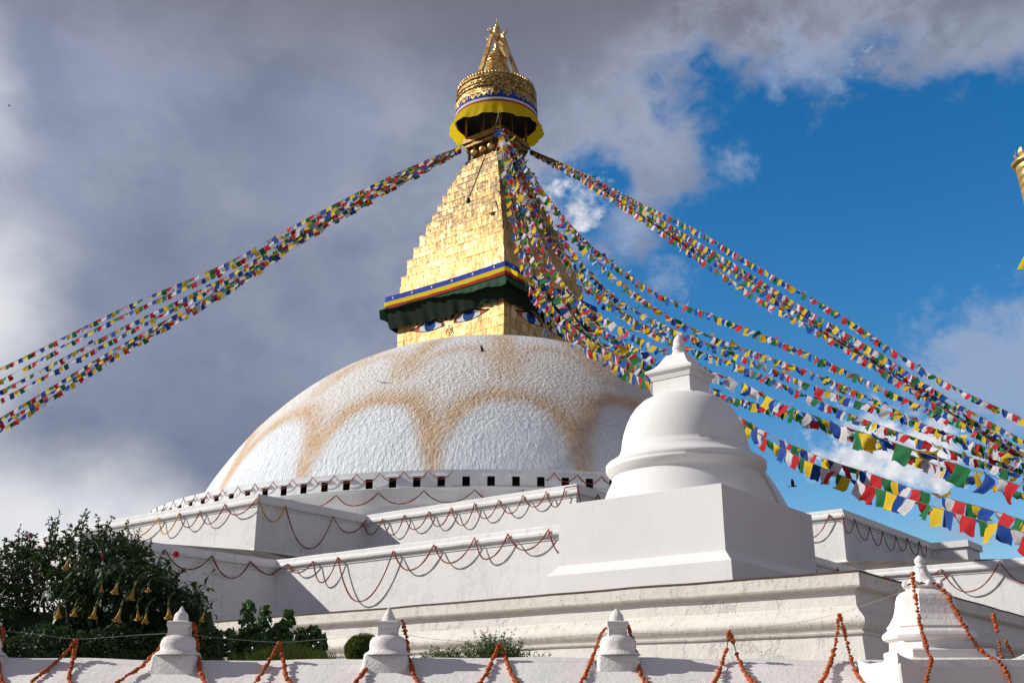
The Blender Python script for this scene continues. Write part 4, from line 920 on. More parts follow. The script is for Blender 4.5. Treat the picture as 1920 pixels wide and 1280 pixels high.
# ------------------------------------------------------------------ boundary wall in front
YW = 9.0
def ridge(x): return .437 + .018 * math.sin(x * .9 + 1.2) * .8 + .004 * math.sin(x * 7) + (.022 if x < -2.5 else 0) * min(1, (-2.5 - x)) 
fw = thing('boundary_wall', 'low whitewashed boundary wall with sloping coping along the bottom', 'wall', (0, YW, 0))
m = MB(); NX = 260; xs = [-9 + 18 * i / NX for i in range(NX + 1)]
prof = [(8.40, -EYE), (8.40, .06), (8.36, .075), (8.35, .10), (8.37, .115), (8.55, .0), (8.75, .0), (8.93, .0), (8.985, .0), (9.02, .0), (9.08, .0), (9.12, -EYE)]
rows = []
for x in xs:
    r_ = ridge(x); row = []
    for j, (y, z) in enumerate(prof):
        if 5 <= j <= 7: z = r_ - .54 * (9.0 - y) + .006 * mnoise.noise(Vector((x * 3, y * 3, 0)))
        elif j == 8: z = r_ - .004
        elif j == 9: z = r_
        elif j == 10: z = r_ - .03
        row.append(Vector((x, y, z + EYE)))
    rows.append(row)
n_ = len(prof); m.add([p for r_ in rows for p in r_], [(i * n_ + j, i * n_ + j + 1, (i + 1) * n_ + j + 1, (i + 1) * n_ + j) for i in range(NX) for j in range(n_ - 1)], None, False)
wo = m.build('wall_body', M['front'], fw, recalc=True)
def slope_pt(px, py, lift=.03):
    """point on the coping slope (or in its plane above the ridge) seen at this place, raised a little"""
    d_ = raydir(px, py); 
    if py < 1226: return at(px, py, 8.93)
    k = .437 - .54 * 9.0; Y = k / (d_.z / d_.y - .54) if abs(d_.z / d_.y - .54) > 1e-6 else 9
    Y = min(8.95, max(8.35, Y)); p = at(px, py, Y); return p + Vector((0, -.012, lift))
def mini_chorten(px, w=1.0, yb=1257, label='', dome=1., neck=1., tipstyle=0):
    X = at(px, 1240, 8.9).x; zb = .335 + EYE; c_ = Vector((X, 8.90, 0))
    t = thing('mini_chorten', label, 'chorten', (X, 8.9, zb), 'small chortens along the boundary wall')
    b = MB(); hw_ = .185 * w; q = .02
    def blk(mb, hx, y0, y1, z0, z1, inset, bev=.022):
        rr = [(0., 0.), (0., 1.)]
        lv = [(z0, 0, 0), (z1 - bev, inset, 0), (z1 - bev * .3, inset + bev * .3, 0), (z1, inset + bev, 0)]
        segs = []
        for z, ins, _ in lv:
            ring_ = []
            x0, x1, ya, yb_ = -hx + ins, hx - ins, y0 + ins, y1 - ins; e = .025
            for (cx, cy, a_) in ((x0 + e, ya + e, math.pi), (x1 - e, ya + e, 1.5 * math.pi), (x1 - e, yb_ - e, 0), (x0 + e, yb_ - e, .5 * math.pi)):
                for k in range(4):
                    an = a_ + k * math.pi / 6; nn = .006 * mnoise.noise(Vector((cx * 20 + X * 9, cy * 20 + k, z * 20)))
                    ring_.append(Vector((X + cx + (e + nn) * math.cos(an), cy + (e + nn) * math.sin(an), z)))
            segs.append(ring_)
        nn_ = len(segs[0]); mb.add([p for r__ in segs for p in r__], [(i * nn_ + k, i * nn_ + (k + 1) % nn_, (i + 1) * nn_ + (k + 1) % nn_, (i + 1) * nn_ + k) for i in range(len(segs) - 1) for k in range(nn_)] + [tuple((len(segs) - 1) * nn_ + k for k in range(nn_))], None, True)
    blk(b, hw_, 8.90 - .12, 8.90 + .16, .25 + EYE, .468 + EYE, .016); b.build('base', M['mini'], t)
    D_ = MB(); r0 = .138 * dome; D_.lathe(Vector((X + .005, 8.91, EYE)), [(r0 * 1.32, .46), (r0 * 1.22, .478), (r0 * 1.06, .49), (r0, .505), (r0 * 1.02, .54), (r0 * .98, .57), (r0 * .86, .597), (r0 * .62, .612), (0, .62)], 36); D_.build('dome', M['mini'], t)
    N_ = MB(); a_ = .076 * neck
    def sq(mb, a0, z0, a1, z1):
        cs = [(-1, -1), (1, -1), (1, 1), (-1, 1)]; cx, cy = X + .004, 8.91
        for i in range(4):
            (p, q_), (r__, s__) = cs[i], cs[(i + 1) % 4]
            mb.quad(Vector((cx + p * a0, cy + q_ * a0, z0 + EYE)), Vector((cx + r__ * a0, cy + s__ * a0, z0 + EYE)), Vector((cx + r__ * a1, cy + s__ * a1, z1 + EYE)), Vector((cx + p * a1, cy + q_ * a1, z1 + EYE)))
    prn = [(a_, .58), (a_ * .97, .652), (a_ * 1.0, .656), (a_ * .98, .668), (a_ * 1.08, .678), (a_ * 1.12, .69), (a_ * 1.12, .716), (a_ * .95, .722), (a_ * .2, .724)]
    for (p, z0), (q_, z1) in zip(prn[:-1], prn[1:]): sq(N_, p, z0, q_, z1)
    N_.build('harmika', M['mini'], t)
    F_ = MB(); rt = .058 * neck
    pf_ = [(rt, .72), (rt * 1.02, .735), (rt * .9, .775), (rt * .62, .795), (rt * .42, .80), (rt * .25, .825), (0, .845)] if tipstyle == 0 else ([(rt, .72), (rt * .95, .74), (rt * .6, .78), (rt * .25, .82), (0, .84)] if tipstyle == 1 else [(rt, .72), (rt * 1.02, .745), (rt * .85, .775), (rt * .5, .80), (rt * .2, .818), (0, .825)])
    F_.lathe(Vector((X + .004, 8.91, EYE)), pf_, 22); F_.build('finial', M['mini'], t)
mini_chorten(330, 1.0, label='small whitewashed chorten with notched tip on the wall in front of the bush', tipstyle=0)
mini_chorten(725, 1.02, label='small whitewashed chorten with plain pointed tip beside the round box bush', tipstyle=1, dome=1.05)
mini_chorten(1158, .95, label='small whitewashed chorten with blunt rounded tip on the wall below the big chorten', tipstyle=2, neck=.98)
mini_chorten(-38, 1.0, label='small whitewashed chorten cut off by the left edge of the picture', tipstyle=0)

# larger corner finial
ft_ = thing('bell_finial', 'large white bell-shaped finial with leafy crown at the right end of the wall', 'finial', at(1735, 1230, 8.2))
FX = at(1741, 1187, 8.25).x; FY = 8.25; ROT = 0.0
def oct_ring(r, z, n=8, chamf=.42, rot=ROT):
    # chamfered square, half-width r
    c_ = r * (1 - chamf); pts = [(-r, -c_), (-c_, -r), (c_, -r), (r, -c_), (r, c_), (c_, r), (-c_, r), (-r, c_)]
    return [Vector((FX + x * math.cos(rot) - y * math.sin(rot), FY + x * math.sin(rot) + y * math.cos(rot), z + EYE)) for x, y in pts]
def rings(mb, lst, chamf=.42, smooth=False):
    R_ = [oct_ring(r, z, chamf=chamf) for r, z in lst]; mb.add([p for q_ in R_ for p in q_], [(i * 8 + k, i * 8 + (k + 1) % 8, (i + 1) * 8 + (k + 1) % 8, (i + 1) * 8 + k) for i in range(len(R_) - 1) for k in range(8)] + [tuple((len(R_) - 1) * 8 + k for k in range(8))], None, smooth)
b = MB(); rings(b, [(r_ * .88, z_) for r_, z_ in [(.295, .44), (.285, .52), (.30, .528), (.325, .54), (.335, .56), (.325, .582), (.30, .602), (.285, .612), (.295, .625), (.262, .665), (.235, .71), (.218, .765), (.208, .82), (.195, .855), (.17, .88), (.13, .895), (.12, .91), (.14, .92), (.12, .93), (.05, .935)]]); b.build('bell', M['front'], ft_)
BX = .05                                     # the base slab sits a little further along the wall
def oct_base(mb, lst, ch):
    global FX
    FX += BX; rings(mb, lst, ch); FX -= BX
p_ = MB(); oct_base(p_, [(.40, -.3), (.40, .14), (.425, .18), (.45, .22), (.455, .33), (.45, .375), (.40, .378), (.34, .385), (.30, .40)], .03); p_.build('base', M['front'], ft_)
p_ = MB(); oct_base(p_, [(.305, .36), (.305, .45), (.295, .46), (.26, .465)], .05); p_.build('plinth', M['front'], ft_)
for (sx, sy) in ((-1, -1), (1, -1), (1, 1), (-1, 1)):
    cr = MB(); vs = []
    for k in range(6):                      # a rising, thinning corner of the slab
        t = k / 5; r_ = .30 + .155 * t; hgt = .372 + .055 * t ** 2.2
        for (dx, dy) in ((0, 0), (-.14 * (1 - t) - .02, 0), (0, -.14 * (1 - t) - .02)): vs.append(Vector((FX + BX + sx * (r_ + dx), FY + sy * (r_ + dy), hgt + EYE - (.02 if dx or dy else 0))))
    vs2 = [v - Zv * .06 for v in vs]; n0 = len(vs)
    fs = []
    for k in range(5):
        for a_, b_ in ((0, 1), (0, 2)): fs += [(k * 3 + a_, k * 3 + b_, k * 3 + 3 + b_, k * 3 + 3 + a_)]
        for b_ in (1, 2): fs += [(k * 3 + b_, k * 3 + 3 + b_, n0 + k * 3 + 3 + b_, n0 + k * 3 + b_)]
    fs += [(15, 16, n0 + 16, n0 + 15), (15, 17, n0 + 17, n0 + 15)]
    cr.add(vs + vs2, fs, None, False); cr.build('corner_horn', M['front'], ft_, recalc=True)
cn = MB(); cb = Vector((FX, FY, EYE))
for k in range(8):
    a_ = 2 * math.pi * k / 8 + ROT; o_ = Vector((math.cos(a_), math.sin(a_), 0)); s_ = Vector((-math.sin(a_), math.cos(a_), 0))
    pr_ = [(.13, .935, .033), (.09, .955, .046), (.062, .99, .042), (.045, 1.025, .028), (.03, 1.055, .012)]
    vs = []
    for (r_, z_, w_) in pr_: vs += [cb + o_ * r_ - s_ * w_ + Zv * z_, cb + o_ * (r_ + .018) + Zv * z_, cb + o_ * r_ + s_ * w_ + Zv * z_]
    cn.add(vs, [(i * 3 + j, i * 3 + j + 1, i * 3 + j + 4, i * 3 + j + 3) for i in range(4) for j in range(2)], None, True)
    cn.ball(cb + o_ * .132 + Zv * .935, .026, 8, 5)
cn.lathe(cb, [(.11, .92), (.06, .95), (.04, 1.00), (.03, 1.045), (.048, 1.06), (.045, 1.075), (.027, 1.085), (.04, 1.10), (.036, 1.125), (.014, 1.148), (0, 1.155)], 20)
cn.build('leaf_crown', M['front'], ft_)

# marigold strings on the boundary wall
def bead_string(pts, label, r=.0175, broken=()):
    crv = spline(pts, 14); L = [0.]
    for a, b in zip(crv[:-1], crv[1:]): L.append(L[-1] + (b - a).length)
    m = MB(); s = 0.; i = 0
    m.tube(crv, .004, 4)
    while s < L[-1]:
        while i < len(L) - 2 and L[i + 1] < s: i += 1
        f_ = (s - L[i]) / max(1e-6, L[i + 1] - L[i]); p = crv[i].lerp(crv[i + 1], f_)
        if not any(a <= s / L[-1] <= b for a, b in broken): m.ball(p + rn(.005), r * random.uniform(.65, 1.22), 8, 6, .24, (1, 1, random.uniform(.6, .95)))
        s += r * 1.45
    return tag(m.build('marigold_string', M['marigold'], origin=pts[0]), label, 'garland', 'marigold strings on the boundary wall')
def bs(px, label, **k): return bead_string([slope_pt(*q) for q in px], label, **k)
bs([(-20, 1165), (4, 1180), (2, 1215), (-2, 1250), (6, 1290), (40, 1310), (65, 1280), (100, 1253), (128, 1217), (141, 1200)], 'orange string rising from the left picture edge to the first thread peak')
bs([(143, 1199), (140, 1226), (134, 1260), (130, 1282), (160, 1312), (200, 1300), (230, 1279), (265, 1256), (285, 1236), (297, 1218), (310, 1195), (326, 1178)], 'orange string between the first thread peak and the notched small chorten')
bs([(362, 1168), (367, 1186), (371, 1212), (373, 1245), (381, 1281), (420, 1315), (455, 1308), (483, 1280), (500, 1253), (514, 1222), (523, 1206)], 'orange string from the notched small chorten to the peak before the leafy green plant')
bs([(524, 1206), (529, 1234), (534, 1260), (540, 1280), (580, 1316), (640, 1308), (672, 1280), (690, 1254), (705, 1216), (712, 1190), (722, 1164)], 'orange string from the leafy plant peak to the pointed small chorten')
bs([(755, 1163), (761, 1190), (765, 1220), (770, 1250), (781, 1282), (820, 1316), (870, 1310), (905, 1280), (925, 1241), (931, 1218), (936, 1206)], 'orange string from the pointed small chorten to the peak in front of the weeds')
bs([(937, 1206), (943, 1218), (950, 1245), (965, 1281), (1000, 1314), (1060, 1310), (1092, 1281), (1110, 1240), (1120, 1208), (1125, 1191), (1142, 1168)], 'orange string from the weeds peak to the blunt small chorten')
bs([(1176, 1166), (1186, 1198), (1192, 1230), (1200, 1264), (1208, 1282), (1250, 1314), (1310, 1310), (1343, 1280), (1355, 1244), (1363, 1212), (1366, 1184)], 'orange string with gaps from the blunt small chorten to the peak right of it', broken=((.83, .86), (.935, .96)))
bs([(1368, 1183), (1375, 1203), (1386, 1246), (1407, 1281), (1450, 1314), (1510, 1310), (1543, 1280), (1560, 1240), (1569, 1190), (1573, 1152)], 'orange string between the two free peaks right of the blunt chorten', broken=((.05, .07),))
bs([(1574, 1151), (1581, 1172), (1595, 1240), (1613, 1281), (1640, 1305), (1680, 1300)], 'orange string dropping from the tallest thread peak towards the bell finial', broken=((.42, .44),))
bead_string([at(1711, 1076, 8.0), at(1715, 1110, 7.96), at(1722, 1150, 7.92), at(1730, 1190, 7.88), at(1745, 1238, 7.72), at(1740, 1262, 7.71), at(1733, 1290, 7.71)], 'thick orange string down the front of the bell finial')
bead_string([at(1757, 1096, 8.08), at(1778, 1118, 8.05), at(1795, 1150, 8.0), at(1828, 1205, 7.92), at(1852, 1228, 7.85), at(1876, 1242, 7.8), at(1888, 1262, 7.78), at(1900, 1295, 7.78)], 'dark orange string down the right side of the bell finial')
bead_string([at(1863, 1152, 9.4), at(1866, 1168, 9.4), at(1869, 1185, 9.4)], 'short orange string end hanging beyond the bell finial, upper one')
bead_string([at(1872, 1202, 9.4), at(1875, 1216, 9.4), at(1878, 1232, 9.4)], 'short orange string end hanging beyond the bell finial, lower left one')
bead_string([at(1886, 1202, 9.4), at(1894, 1216, 9.4), at(1902, 1232, 9.4)], 'short orange string end hanging beyond the bell finial, lower right one')
th_ = MB(); th_.tube(spline([at(-40, 1178, 8.93), at(60, 1187, 8.93), at(142, 1197, 8.93), at(240, 1191, 8.93), at(330, 1187, 8.85), at(420, 1196, 8.93), at(524, 1203, 8.93), at(620, 1196, 8.93), at(725, 1187, 8.82), at(830, 1199, 8.93), at(936, 1203, 8.93), at(1050, 1194, 8.93), at(1158, 1186, 8.82), at(1260, 1188, 8.93), at(1366, 1181, 8.93), at(1470, 1170, 8.93), at(1573, 1149, 8.93), at(1690, 1110, 8.3)], 8), .0013, 4)
tag(th_.build('support_thread', M['thread']), 'thin white thread stretched between the small chortens holding up the marigold strings', 'thread')

# ------------------------------------------------------------------ plants behind the wall
def leaf(mb, p, dirv, L, w, bend=.3, up=None):
    d_ = dirv.normalized(); s_ = d_.cross(up or Vector((random.uniform(-1, 1), random.uniform(-1, 1), random.uniform(-.2, 1)))); 
    s_ = s_.normalized() if s_.length > 1e-6 else Vector((1, 0, 0)); n_ = s_.cross(d_)
    a = p; m1 = p + d_ * L * .45 + n_ * L * bend * .3; tip = p + d_ * L - n_ * L * bend * .25
    mb.add([a, m1 - s_ * w / 2, tip, m1 + s_ * w / 2], [(0, 1, 2, 3)], None, False)
def rsph():
    while True:
        v = Vector((random.uniform(-1, 1), random.uniform(-1, 1), random.uniform(-1, 1)))
        if .05 < v.length < 1: return v
def shoot(mb, br, p0, p1, n, L, w, r=.006):
    """a leafy twig from p0 to p1"""
    mid = (p0 + p1) / 2 + rsph() * (p1 - p0).length * .08; pts = spline([p0, mid, p1], 5); br.tube(pts, lambda t, i: r * (1 - .7 * t) + .001, 4)
    for k in range(n):
        t = (k + .5) / n; i = min(len(pts) - 2, int(t * (len(pts) - 1))); p = pts[i].lerp(pts[i + 1], t * (len(pts) - 1) - i)
        leaf(mb, p, rsph().normalized() + (p1 - p0).normalized() * .5, L * random.uniform(.7, 1.2) * (1 - .35 * t), w * random.uniform(.7, 1.2) * (1 - .35 * t))
# hibiscus bush
YH = 11.3
hb_ = thing('hibiscus_bush', 'tall dark hibiscus bush with small leaves and red blooms behind the wall at left', 'bush', Vector((at(170, 1200, YH).x, YH, 0)))
lf = MB(); br = MB()
base_p = Vector((at(170, 1200, YH).x, YH, 0))
tops = [(8, 1010), (38, 985), (62, 1000), (90, 972), (112, 958), (135, 985), (160, 956), (185, 985), (213, 966), (240, 990), (262, 990), (285, 1012), (298, 1045), (322, 1050), (335, 1085), (350, 1100), (372, 1130), (20, 1040), (70, 1030), (150, 1010), (200, 1015), (250, 1030), (-30, 1000), (-70, 990), (395, 1160), (360, 1150)]
for (x, y) in tops:
    for j in range(6):
        yy = y + (0 if j == 0 else random.uniform(8, 60)); xx = x + (0 if j == 0 else random.uniform(-24, 24))
        p1 = at(xx, yy, YH + random.uniform(-.35, .5)); p0 = p1 + Vector((random.uniform(-.12, .12), random.uniform(-.1, .1), -random.uniform(.25, .5)))
        shoot(lf, br, p0, p1, 26, .062, .036)
for k in range(520):
    x = random.uniform(-80, 385); 
    topy = min((ty + abs(tx - x) * 1.1) for tx, ty in tops)
    y = random.uniform(topy + 25, 1240); Y = YH + random.uniform(-.45, .7)
    p = at(x, y, Y); d_ = rsph().normalized() + Vector((0, 0, .5))
    shoot(lf, br, p - d_ * .12, p + d_ * .14, 24, .07, .04)
for k in range(7):
    x = -40 + k * 60; p1 = at(x, 1060 + 15 * (k % 3), YH + .1); br.tube(spline([base_p + Vector((.1 * k - .3, .1, 0)), base_p.lerp(p1, .5) + rsph() * .15, p1], 8), lambda t, i: .03 * (1 - .8 * t) + .004, 6)
lf.build('foliage', M['leaf_dark'], hb_); br.build('branches', M['bark'], hb_)
for (x, y) in ((331, 1039), (193, 1043), (57, 1002), (300, 1088)):
    fl = MB(); p = at(x, y, YH - .5); r_ = .034 if x == 331 else .022
    for k in range(6):
        a_ = 2 * math.pi * k / 6; o_ = Vector((math.cos(a_), -.5, math.sin(a_))); leaf(fl, p, o_, r_ * 1.2, r_ * 1.3, .5, Vector((0, -1, 0)))
    fl.build('bloom', M['petal_red'], hb_)
# angel's trumpet in front of it
YT = 10.55
at_ = thing('angel_trumpet_shrub', 'shrub with long leaves and hanging yellow trumpet flowers in front of the dark bush', 'shrub', Vector((at(230, 1200, YT).x, YT, 0)))
lf = MB(); br = MB(); bp_ = Vector((at(230, 1200, YT).x, YT, 0))
for k in range(230):
    x = random.gauss(220, 85); y = random.gauss(1098, 22) + (abs(x - 220) * .08)
    if not (90 < x < 400): continue
    p = at(x, y, YT + random.uniform(-.12, .35))
    for j in range(5):
        d_ = Vector((random.uniform(-1, 1), random.uniform(-.8, .4), random.uniform(-.55, .3))); leaf(lf, p, d_, random.uniform(.12, .2), random.uniform(.03, .05), .5, Vector((0, 0, 1)))
for k in range(60):
    x = random.uniform(350, 405); y = random.uniform(1125, 1185); p = at(x, y, YT + .2); d_ = Vector((random.uniform(-1, 1), random.uniform(-.6, .4), random.uniform(-.5, .4))); leaf(lf, p, d_, random.uniform(.07, .13), .03, .5, Vector((0, 0, 1)))
for x in (120, 180, 230, 280, 340): br.tube(spline([bp_ + Vector((random.uniform(-.1, .1), 0, 0)), bp_.lerp(at(x, 1100, YT + .1), .6) + rsph() * .1, at(x, 1100, YT + .1)], 8), lambda t, i: .022 * (1 - .8 * t) + .003, 6)
lf.build('foliage', M['leaf_long'], at_); br.build('stems', M['bark'], at_)
for i, (x, y, s_, ln) in enumerate([(122, 1066, .8, .16), (109, 1157, 1, .17), (138, 1154, .9, .12), (174, 1158, 1.05, .16), (219, 1164, 1.1, .19), (244, 1123, 1.1, .17), (215, 1112, 1.0, .16), (190, 1108, .5, .15), (259, 1161, .9, .14), (272, 1167, .95, .14), (317, 1158, 1.15, .15), (378, 1164, .7, .13), (278, 1108, .8, .08)]):
    fl = MB(); p = at(x, y, YT - .38 + random.uniform(-.06, .06)); ax = Vector((random.uniform(-.18, .3), random.uniform(-.1, .1), 1)).normalized(); sx = ax.cross(Vector((0, 1, 0))).normalized(); sy = ax.cross(sx)
    pr_ = [(.006, 1.0), (.008, .75), (.012, .5), (.022, .25), (.030, .1), (.041, .02), (.047, -.02)]; vs = []; ns = 15
    for (r_, t_) in pr_:
        for k in range(ns):
            a_ = 2 * math.pi * k / ns; rr = r_ * s_ * .74 * (1 + (.28 * math.cos(5 * a_) if t_ < .15 else 0)); vs.append(p + ax * (t_ * ln) + sx * rr * math.cos(a_) + sy * rr * math.sin(a_) + ax * (.010 * math.cos(5 * a_) if t_ < .05 else 0))
    fl.add(vs, [(j * ns + k, j * ns + (k + 1) % ns, (j + 1) * ns + (k + 1) % ns, (j + 1) * ns + k) for j in range(len(pr_) - 1) for k in range(ns)], None, True)
    o_ = fl.build('trumpet_flower', M['petal'], at_)
    cx = MB(); cx.tube([p + ax * ln * .62, p + ax * ln * .85, p + ax * ln * 1.02, p + ax * ln * 1.25 + Vector((.01, .03, .02)), p + ax * ln * 1.5 + Vector((.02, .14, .03))], lambda t, i: (.010, .0105, .006, .004, .004)[i], 8); cx.build('calyx', M['leaf_round'], o_)
# dark low hedge filling behind the wall
hd_ = thing('low_hedge', 'low dense dark green hedge just behind the wall under the flowering shrub', 'hedge', Vector((at(200, 1215, 10.4).x, 10.4, 0)))
lf = MB()
for k in range(9000):
    x = random.uniform(-60, 420); y = random.uniform(1178, 1245) + (12 if x < 30 else 0) + 8 * math.sin(x * .05); p = at(x, y, random.uniform(10.3, 11.0)); leaf(lf, p, rsph(), random.uniform(.035, .07), random.uniform(.02, .035))
core = MB()
for k in range(26): core.ball(at(-60 + k * 17, 1215 + 6 * math.sin(k), 11.15), .24, 8, 6, .2, (1, .5, 1.5))
core.build('dark_core', M['leaf_dark'], hd_); lf.build('foliage', M['leaf_dark'], hd_)  # solid dark core put in to give the deep shade behind the leaves
# spires with round leaves
rp_ = thing('round_leaf_plant', 'green plant of upright stems packed with round leaves in front of the lowest terrace', 'plant', Vector((at(510, 1230, 10.6).x, 10.6, 0)))
lf = MB(); br = MB()
for (x, yt, hwx) in ((432, 1172, 17), (466, 1124, 20), (497, 1131, 17), (478, 1165, 20), (540, 1140, 19), (520, 1165, 20), (566, 1172, 17), (588, 1168, 19), (604, 1182, 12), (448, 1195, 22), (510, 1190, 25), (550, 1195, 22)):
    Y = 10.6 + random.uniform(-.15, .15); p1 = at(x, yt + 6, Y); p0 = at(x + random.uniform(-6, 6), 1245, Y); br.tube([p0, (p0 + p1) / 2 + rsph() * .02, p1], .008, 5)
    n_ = int((1245 - yt) * 1.5)
    for k in range(n_):
        t = random.random(); c_ = p0.lerp(p1, t); a_ = random.uniform(0, 6.283); ro = hwx / 192 * (.55 + .45 * math.sin(math.pi * min(1, .25 + t * .75))) * random.uniform(.4, 1.05); o_ = Vector((math.cos(a_), math.sin(a_), 0))
        q_ = c_ + o_ * ro; r_ = random.uniform(.018, .036); nrm = (o_ + Vector((random.uniform(-.5, .5), random.uniform(-.5, .5), random.uniform(-.1, .9)))).normalized()
        t1_ = nrm.cross(Zv).normalized(); t2_ = nrm.cross(t1_)
        lf.add([q_ + t1_ * r_ * math.cos(2 * math.pi * i / 7) + t2_ * r_ * math.sin(2 * math.pi * i / 7) - nrm * (.3 * r_ if i in (0, 3) else 0) for i in range(7)], [tuple(range(7))], None, False)
lf.build('foliage', M['leaf_round'], rp_); br.build('stems', M['bark'], rp_)
def tuft(name, label, cat, cx, y0, y1, halfw, n, Y, mat, L, w, curve=.35):
    t = thing(name, label, cat, Vector((at(cx, y1, Y).x, Y, 0))); m = MB()
    for k in range(n):
        x = random.gauss(cx, halfw * .5); b0 = at(x, y1 + 8, Y + random.uniform(-.12, .12)); hgt = random.uniform(.35, 1) * (1 - .5 * min(1, abs(x - cx) / halfw)); tip = b0 + Vector((random.uniform(-curve, curve) * .25, random.uniform(-.08, .08), (y1 + 8 - y0) / 200 * hgt))
        md = (b0 + tip) / 2 + Vector((0, 0, .02)); s_ = Vector((w, 0, 0))
        m.add([b0 - s_, b0 + s_, md + s_ * .8, md - s_ * .8, tip], [(0, 1, 2, 3), (3, 2, 4)], None, False)
        for j in range(L): leaf(m, b0.lerp(tip, random.uniform(.3, 1)), rsph(), .03, .012)
    m.build('blades', M[mat], t); return t
tuft('grass_clump', 'clump of fine grass at the foot of the round-leaved plant', 'grass', 540, 1196, 1232, 75, 900, 10.2, 'leaf_box', 0, .003)
tuft('wispy_weed', 'wispy tall weed with airy sprays in front of the terrace wall', 'weed', 925, 1176, 1238, 62, 330, 10.4, 'leaf_grass', 7, .002, .7)
tuft('sparse_weed', 'sparse low weed with tiny leaves left of the tall airy weed', 'weed', 832, 1205, 1238, 42, 110, 10.4, 'leaf_grass', 6, .002, .6)
bx = thing('box_ball', 'small round clipped box bush beside the pointed small chorten', 'bush', Vector((at(682, 1230, 10.3).x, 10.3, 0)))
lf = MB(); c_ = at(682, 1218, 10.3)
for k in range(3600):
    v = rsph().normalized(); q_ = c_ + Vector((v.x * .165, v.y * .15, v.z * .135)) * random.uniform(.82, 1.02); leaf(lf, q_, v + rsph() * .6, .026, .014)
lf.build('foliage', M['leaf_box'], bx); core = MB(); core.ball(c_, .13, 12, 8, .05, (1.1, 1, .9)); core.build('dark_core', M['leaf_dark'], bx)  # solid dark core behind the leaves

# ------------------------------------------------------------------ gilded victory banner at the right edge
YB = 15.0; bc = at(1946, 345, YB); X_, Y_ = bc.x, bc.y
vb = thing('victory_banner', 'gilded cylindrical banner on a pole cut off by the right edge', 'banner pole', (X_, Y_, 0))
px_m = YB * 1.12 / 2022
zt = at(1946, 308, YB).z; zb_ = at(1946, 380, YB).z; r_ = 33 * px_m
m = MB(); m.tube([Vector((X_, Y_, 0)), Vector((X_, Y_, zb_ + .1))], .06, 12); m.build('pole', M['wood'], vb)
m = MB(); n_ = 5; pr_ = []
for k in range(n_):
    z0 = zb_ + (zt - zb_) * k / n_; z1 = zb_ + (zt - zb_) * (k + 1) / n_; rr = r_ * (.86 + .14 * (k + .5) / n_); pr_ += [(rr, z0 + .008), (rr, z1 - .008), (rr * .97, z1)]
m.lathe(Vector((X_, Y_, 0)), [(r_ * .2, zb_ + .1), (r_ * .8, zb_)] + pr_, 40); m.lathe(Vector((X_, Y_, 0)), [(r_, zt), (r_ * 1.18, zt + .01), (r_ * 1.2, zt + .04), (r_ * 1.05, zt + .07), (r_ * .5, zt + .12), (r_ * .3, zt + .2)], 40)
m.build('cylinder', M['gold'], vb)
m = MB()
for k in range(9):
    a_ = 2 * math.pi * k / 9; o_ = Vector((math.cos(a_), math.sin(a_), 0)); s_ = Zv.cross(o_); b0 = Vector((X_, Y_, zt + .08))
    vs = []
    for (q_, z_, w_) in ((.35, .0, .03), (.75, .03, .06), (.95, .10, .05), (.8, .19, .015)): vs += [b0 + o_ * r_ * q_ + Zv * z_ - s_ * w_, b0 + o_ * r_ * (q_ + .06) + Zv * z_, b0 + o_ * r_ * q_ + Zv * z_ + s_ * w_]
    m.add(vs, [(i * 3 + j, i * 3 + j + 1, i * 3 + j + 4, i * 3 + j + 3) for i in range(3) for j in range(2)], None, True)
m.lathe(Vector((X_, Y_, zt + .1)), [(.1, 0), (.14, .08), (.1, .2), (.04, .26), (.07, .33), (.0, .42)], 16); m.build('lotus_top', M['gold'], vb)
m = MB(); tp0 = at(1947, 440, YB); n_ = 7
vs = []
for j in range(n_ + 1):
    t = j / n_
    for i in range(5):
        f_ = i / 4; L_ = at(1938 - 30 * t ** 1.3, 440 + 64 * t, YB - .05); Rr = at(1945 + 12 * t, 440 + 88 * t, YB - .1 + .1 * t); p = L_.lerp(Rr, f_) + Vector((0, .10 * math.sin(f_ * 7 + t * 3) * t, 0)); vs.append(p)
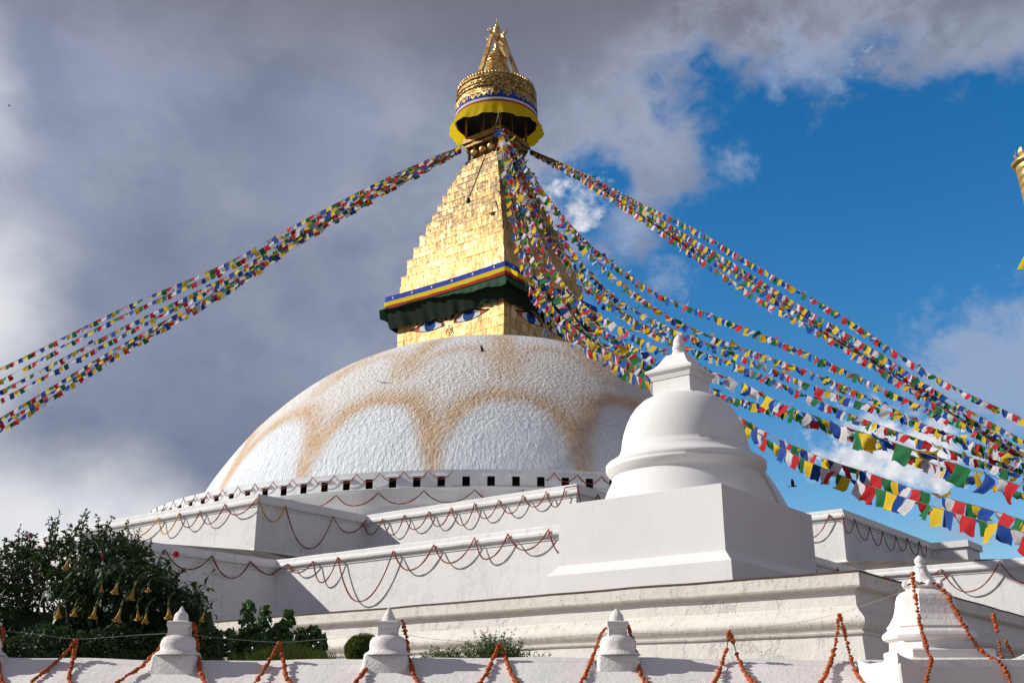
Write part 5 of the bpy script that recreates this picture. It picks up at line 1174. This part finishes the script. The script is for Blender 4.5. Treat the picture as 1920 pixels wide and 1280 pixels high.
m.add(vs, [(j * 5 + i, j * 5 + i + 1, j * 5 + i + 6, j * 5 + i + 5) for j in range(n_) for i in range(4)], None, True); m.build('pennant', M['c_yellow'], vb)

# ------------------------------------------------------------------ birds
def bird(px, py, Y, span, yaw, roll_, flap, label):
    c_ = at(px, py, Y); m = MB(); s_ = span
    Rm = Matrix.Rotation(yaw, 3, 'Z') @ Matrix.Rotation(roll_, 3, 'X')
    P_ = lambda x, y, z: c_ + Rm @ Vector((x * s_, y * s_, z * s_))
    body = [(-.30, .0), (-.22, .028), (-.08, .07), (.06, .085), (.18, .065), (.25, .045), (.30, .05), (.34, .03), (.39, .0)]
    vs = []; ns = 8
    for (x, r_) in body:
        for k in range(ns): a_ = 2 * math.pi * k / ns; vs.append(P_(x, r_ * math.cos(a_), r_ * .9 * math.sin(a_)))
    m.add(vs, [(j * ns + k, j * ns + (k + 1) % ns, (j + 1) * ns + (k + 1) % ns, (j + 1) * ns + k) for j in range(len(body) - 1) for k in range(ns)], None, True)
    m.add([P_(-.25, -.03, 0), P_(-.25, .03, 0), P_(-.46, .09, 0), P_(-.48, 0, 0), P_(-.46, -.09, 0)], [(0, 1, 2, 3, 4)])
    t = m.build('bird', M['bird'], origin=c_); tag(t, label, 'bird', 'birds on the wing')
    for sg in (-1, 1):
        w = MB(); el = flap
        pts = [(.14, .05, .02), (.16, .28, .02 + .28 * el), (.08, .56, .02 + .5 * el), (-.06, .66, .02 + .55 * el), (-.12, .48, .02 + .42 * el), (-.16, .26, .02 + .22 * el), (-.15, .06, .01)]
        w.add([P_(x, sg * y, z) for x, y, z in pts], [(0, 1, 5, 6), (1, 2, 4, 5), (2, 3, 4)], None, False); w.build('wing', M['bird'], t)
bird(905, 658, 42, .38, R(160), R(10), .7, 'dark bird flying before the pale upper dome')
bird(1487, 911, 24, .24, R(-20), R(-25), .7, 'dark bird flying in the blue gap right of the dome')
bird(405, 547, 50, .42, R(190), R(5), .35, 'dark bird just under the left flag strands')
bird(17, 199, 60, .22, R(200), R(5), .4, 'tiny dark bird high in the clouds at the far left')
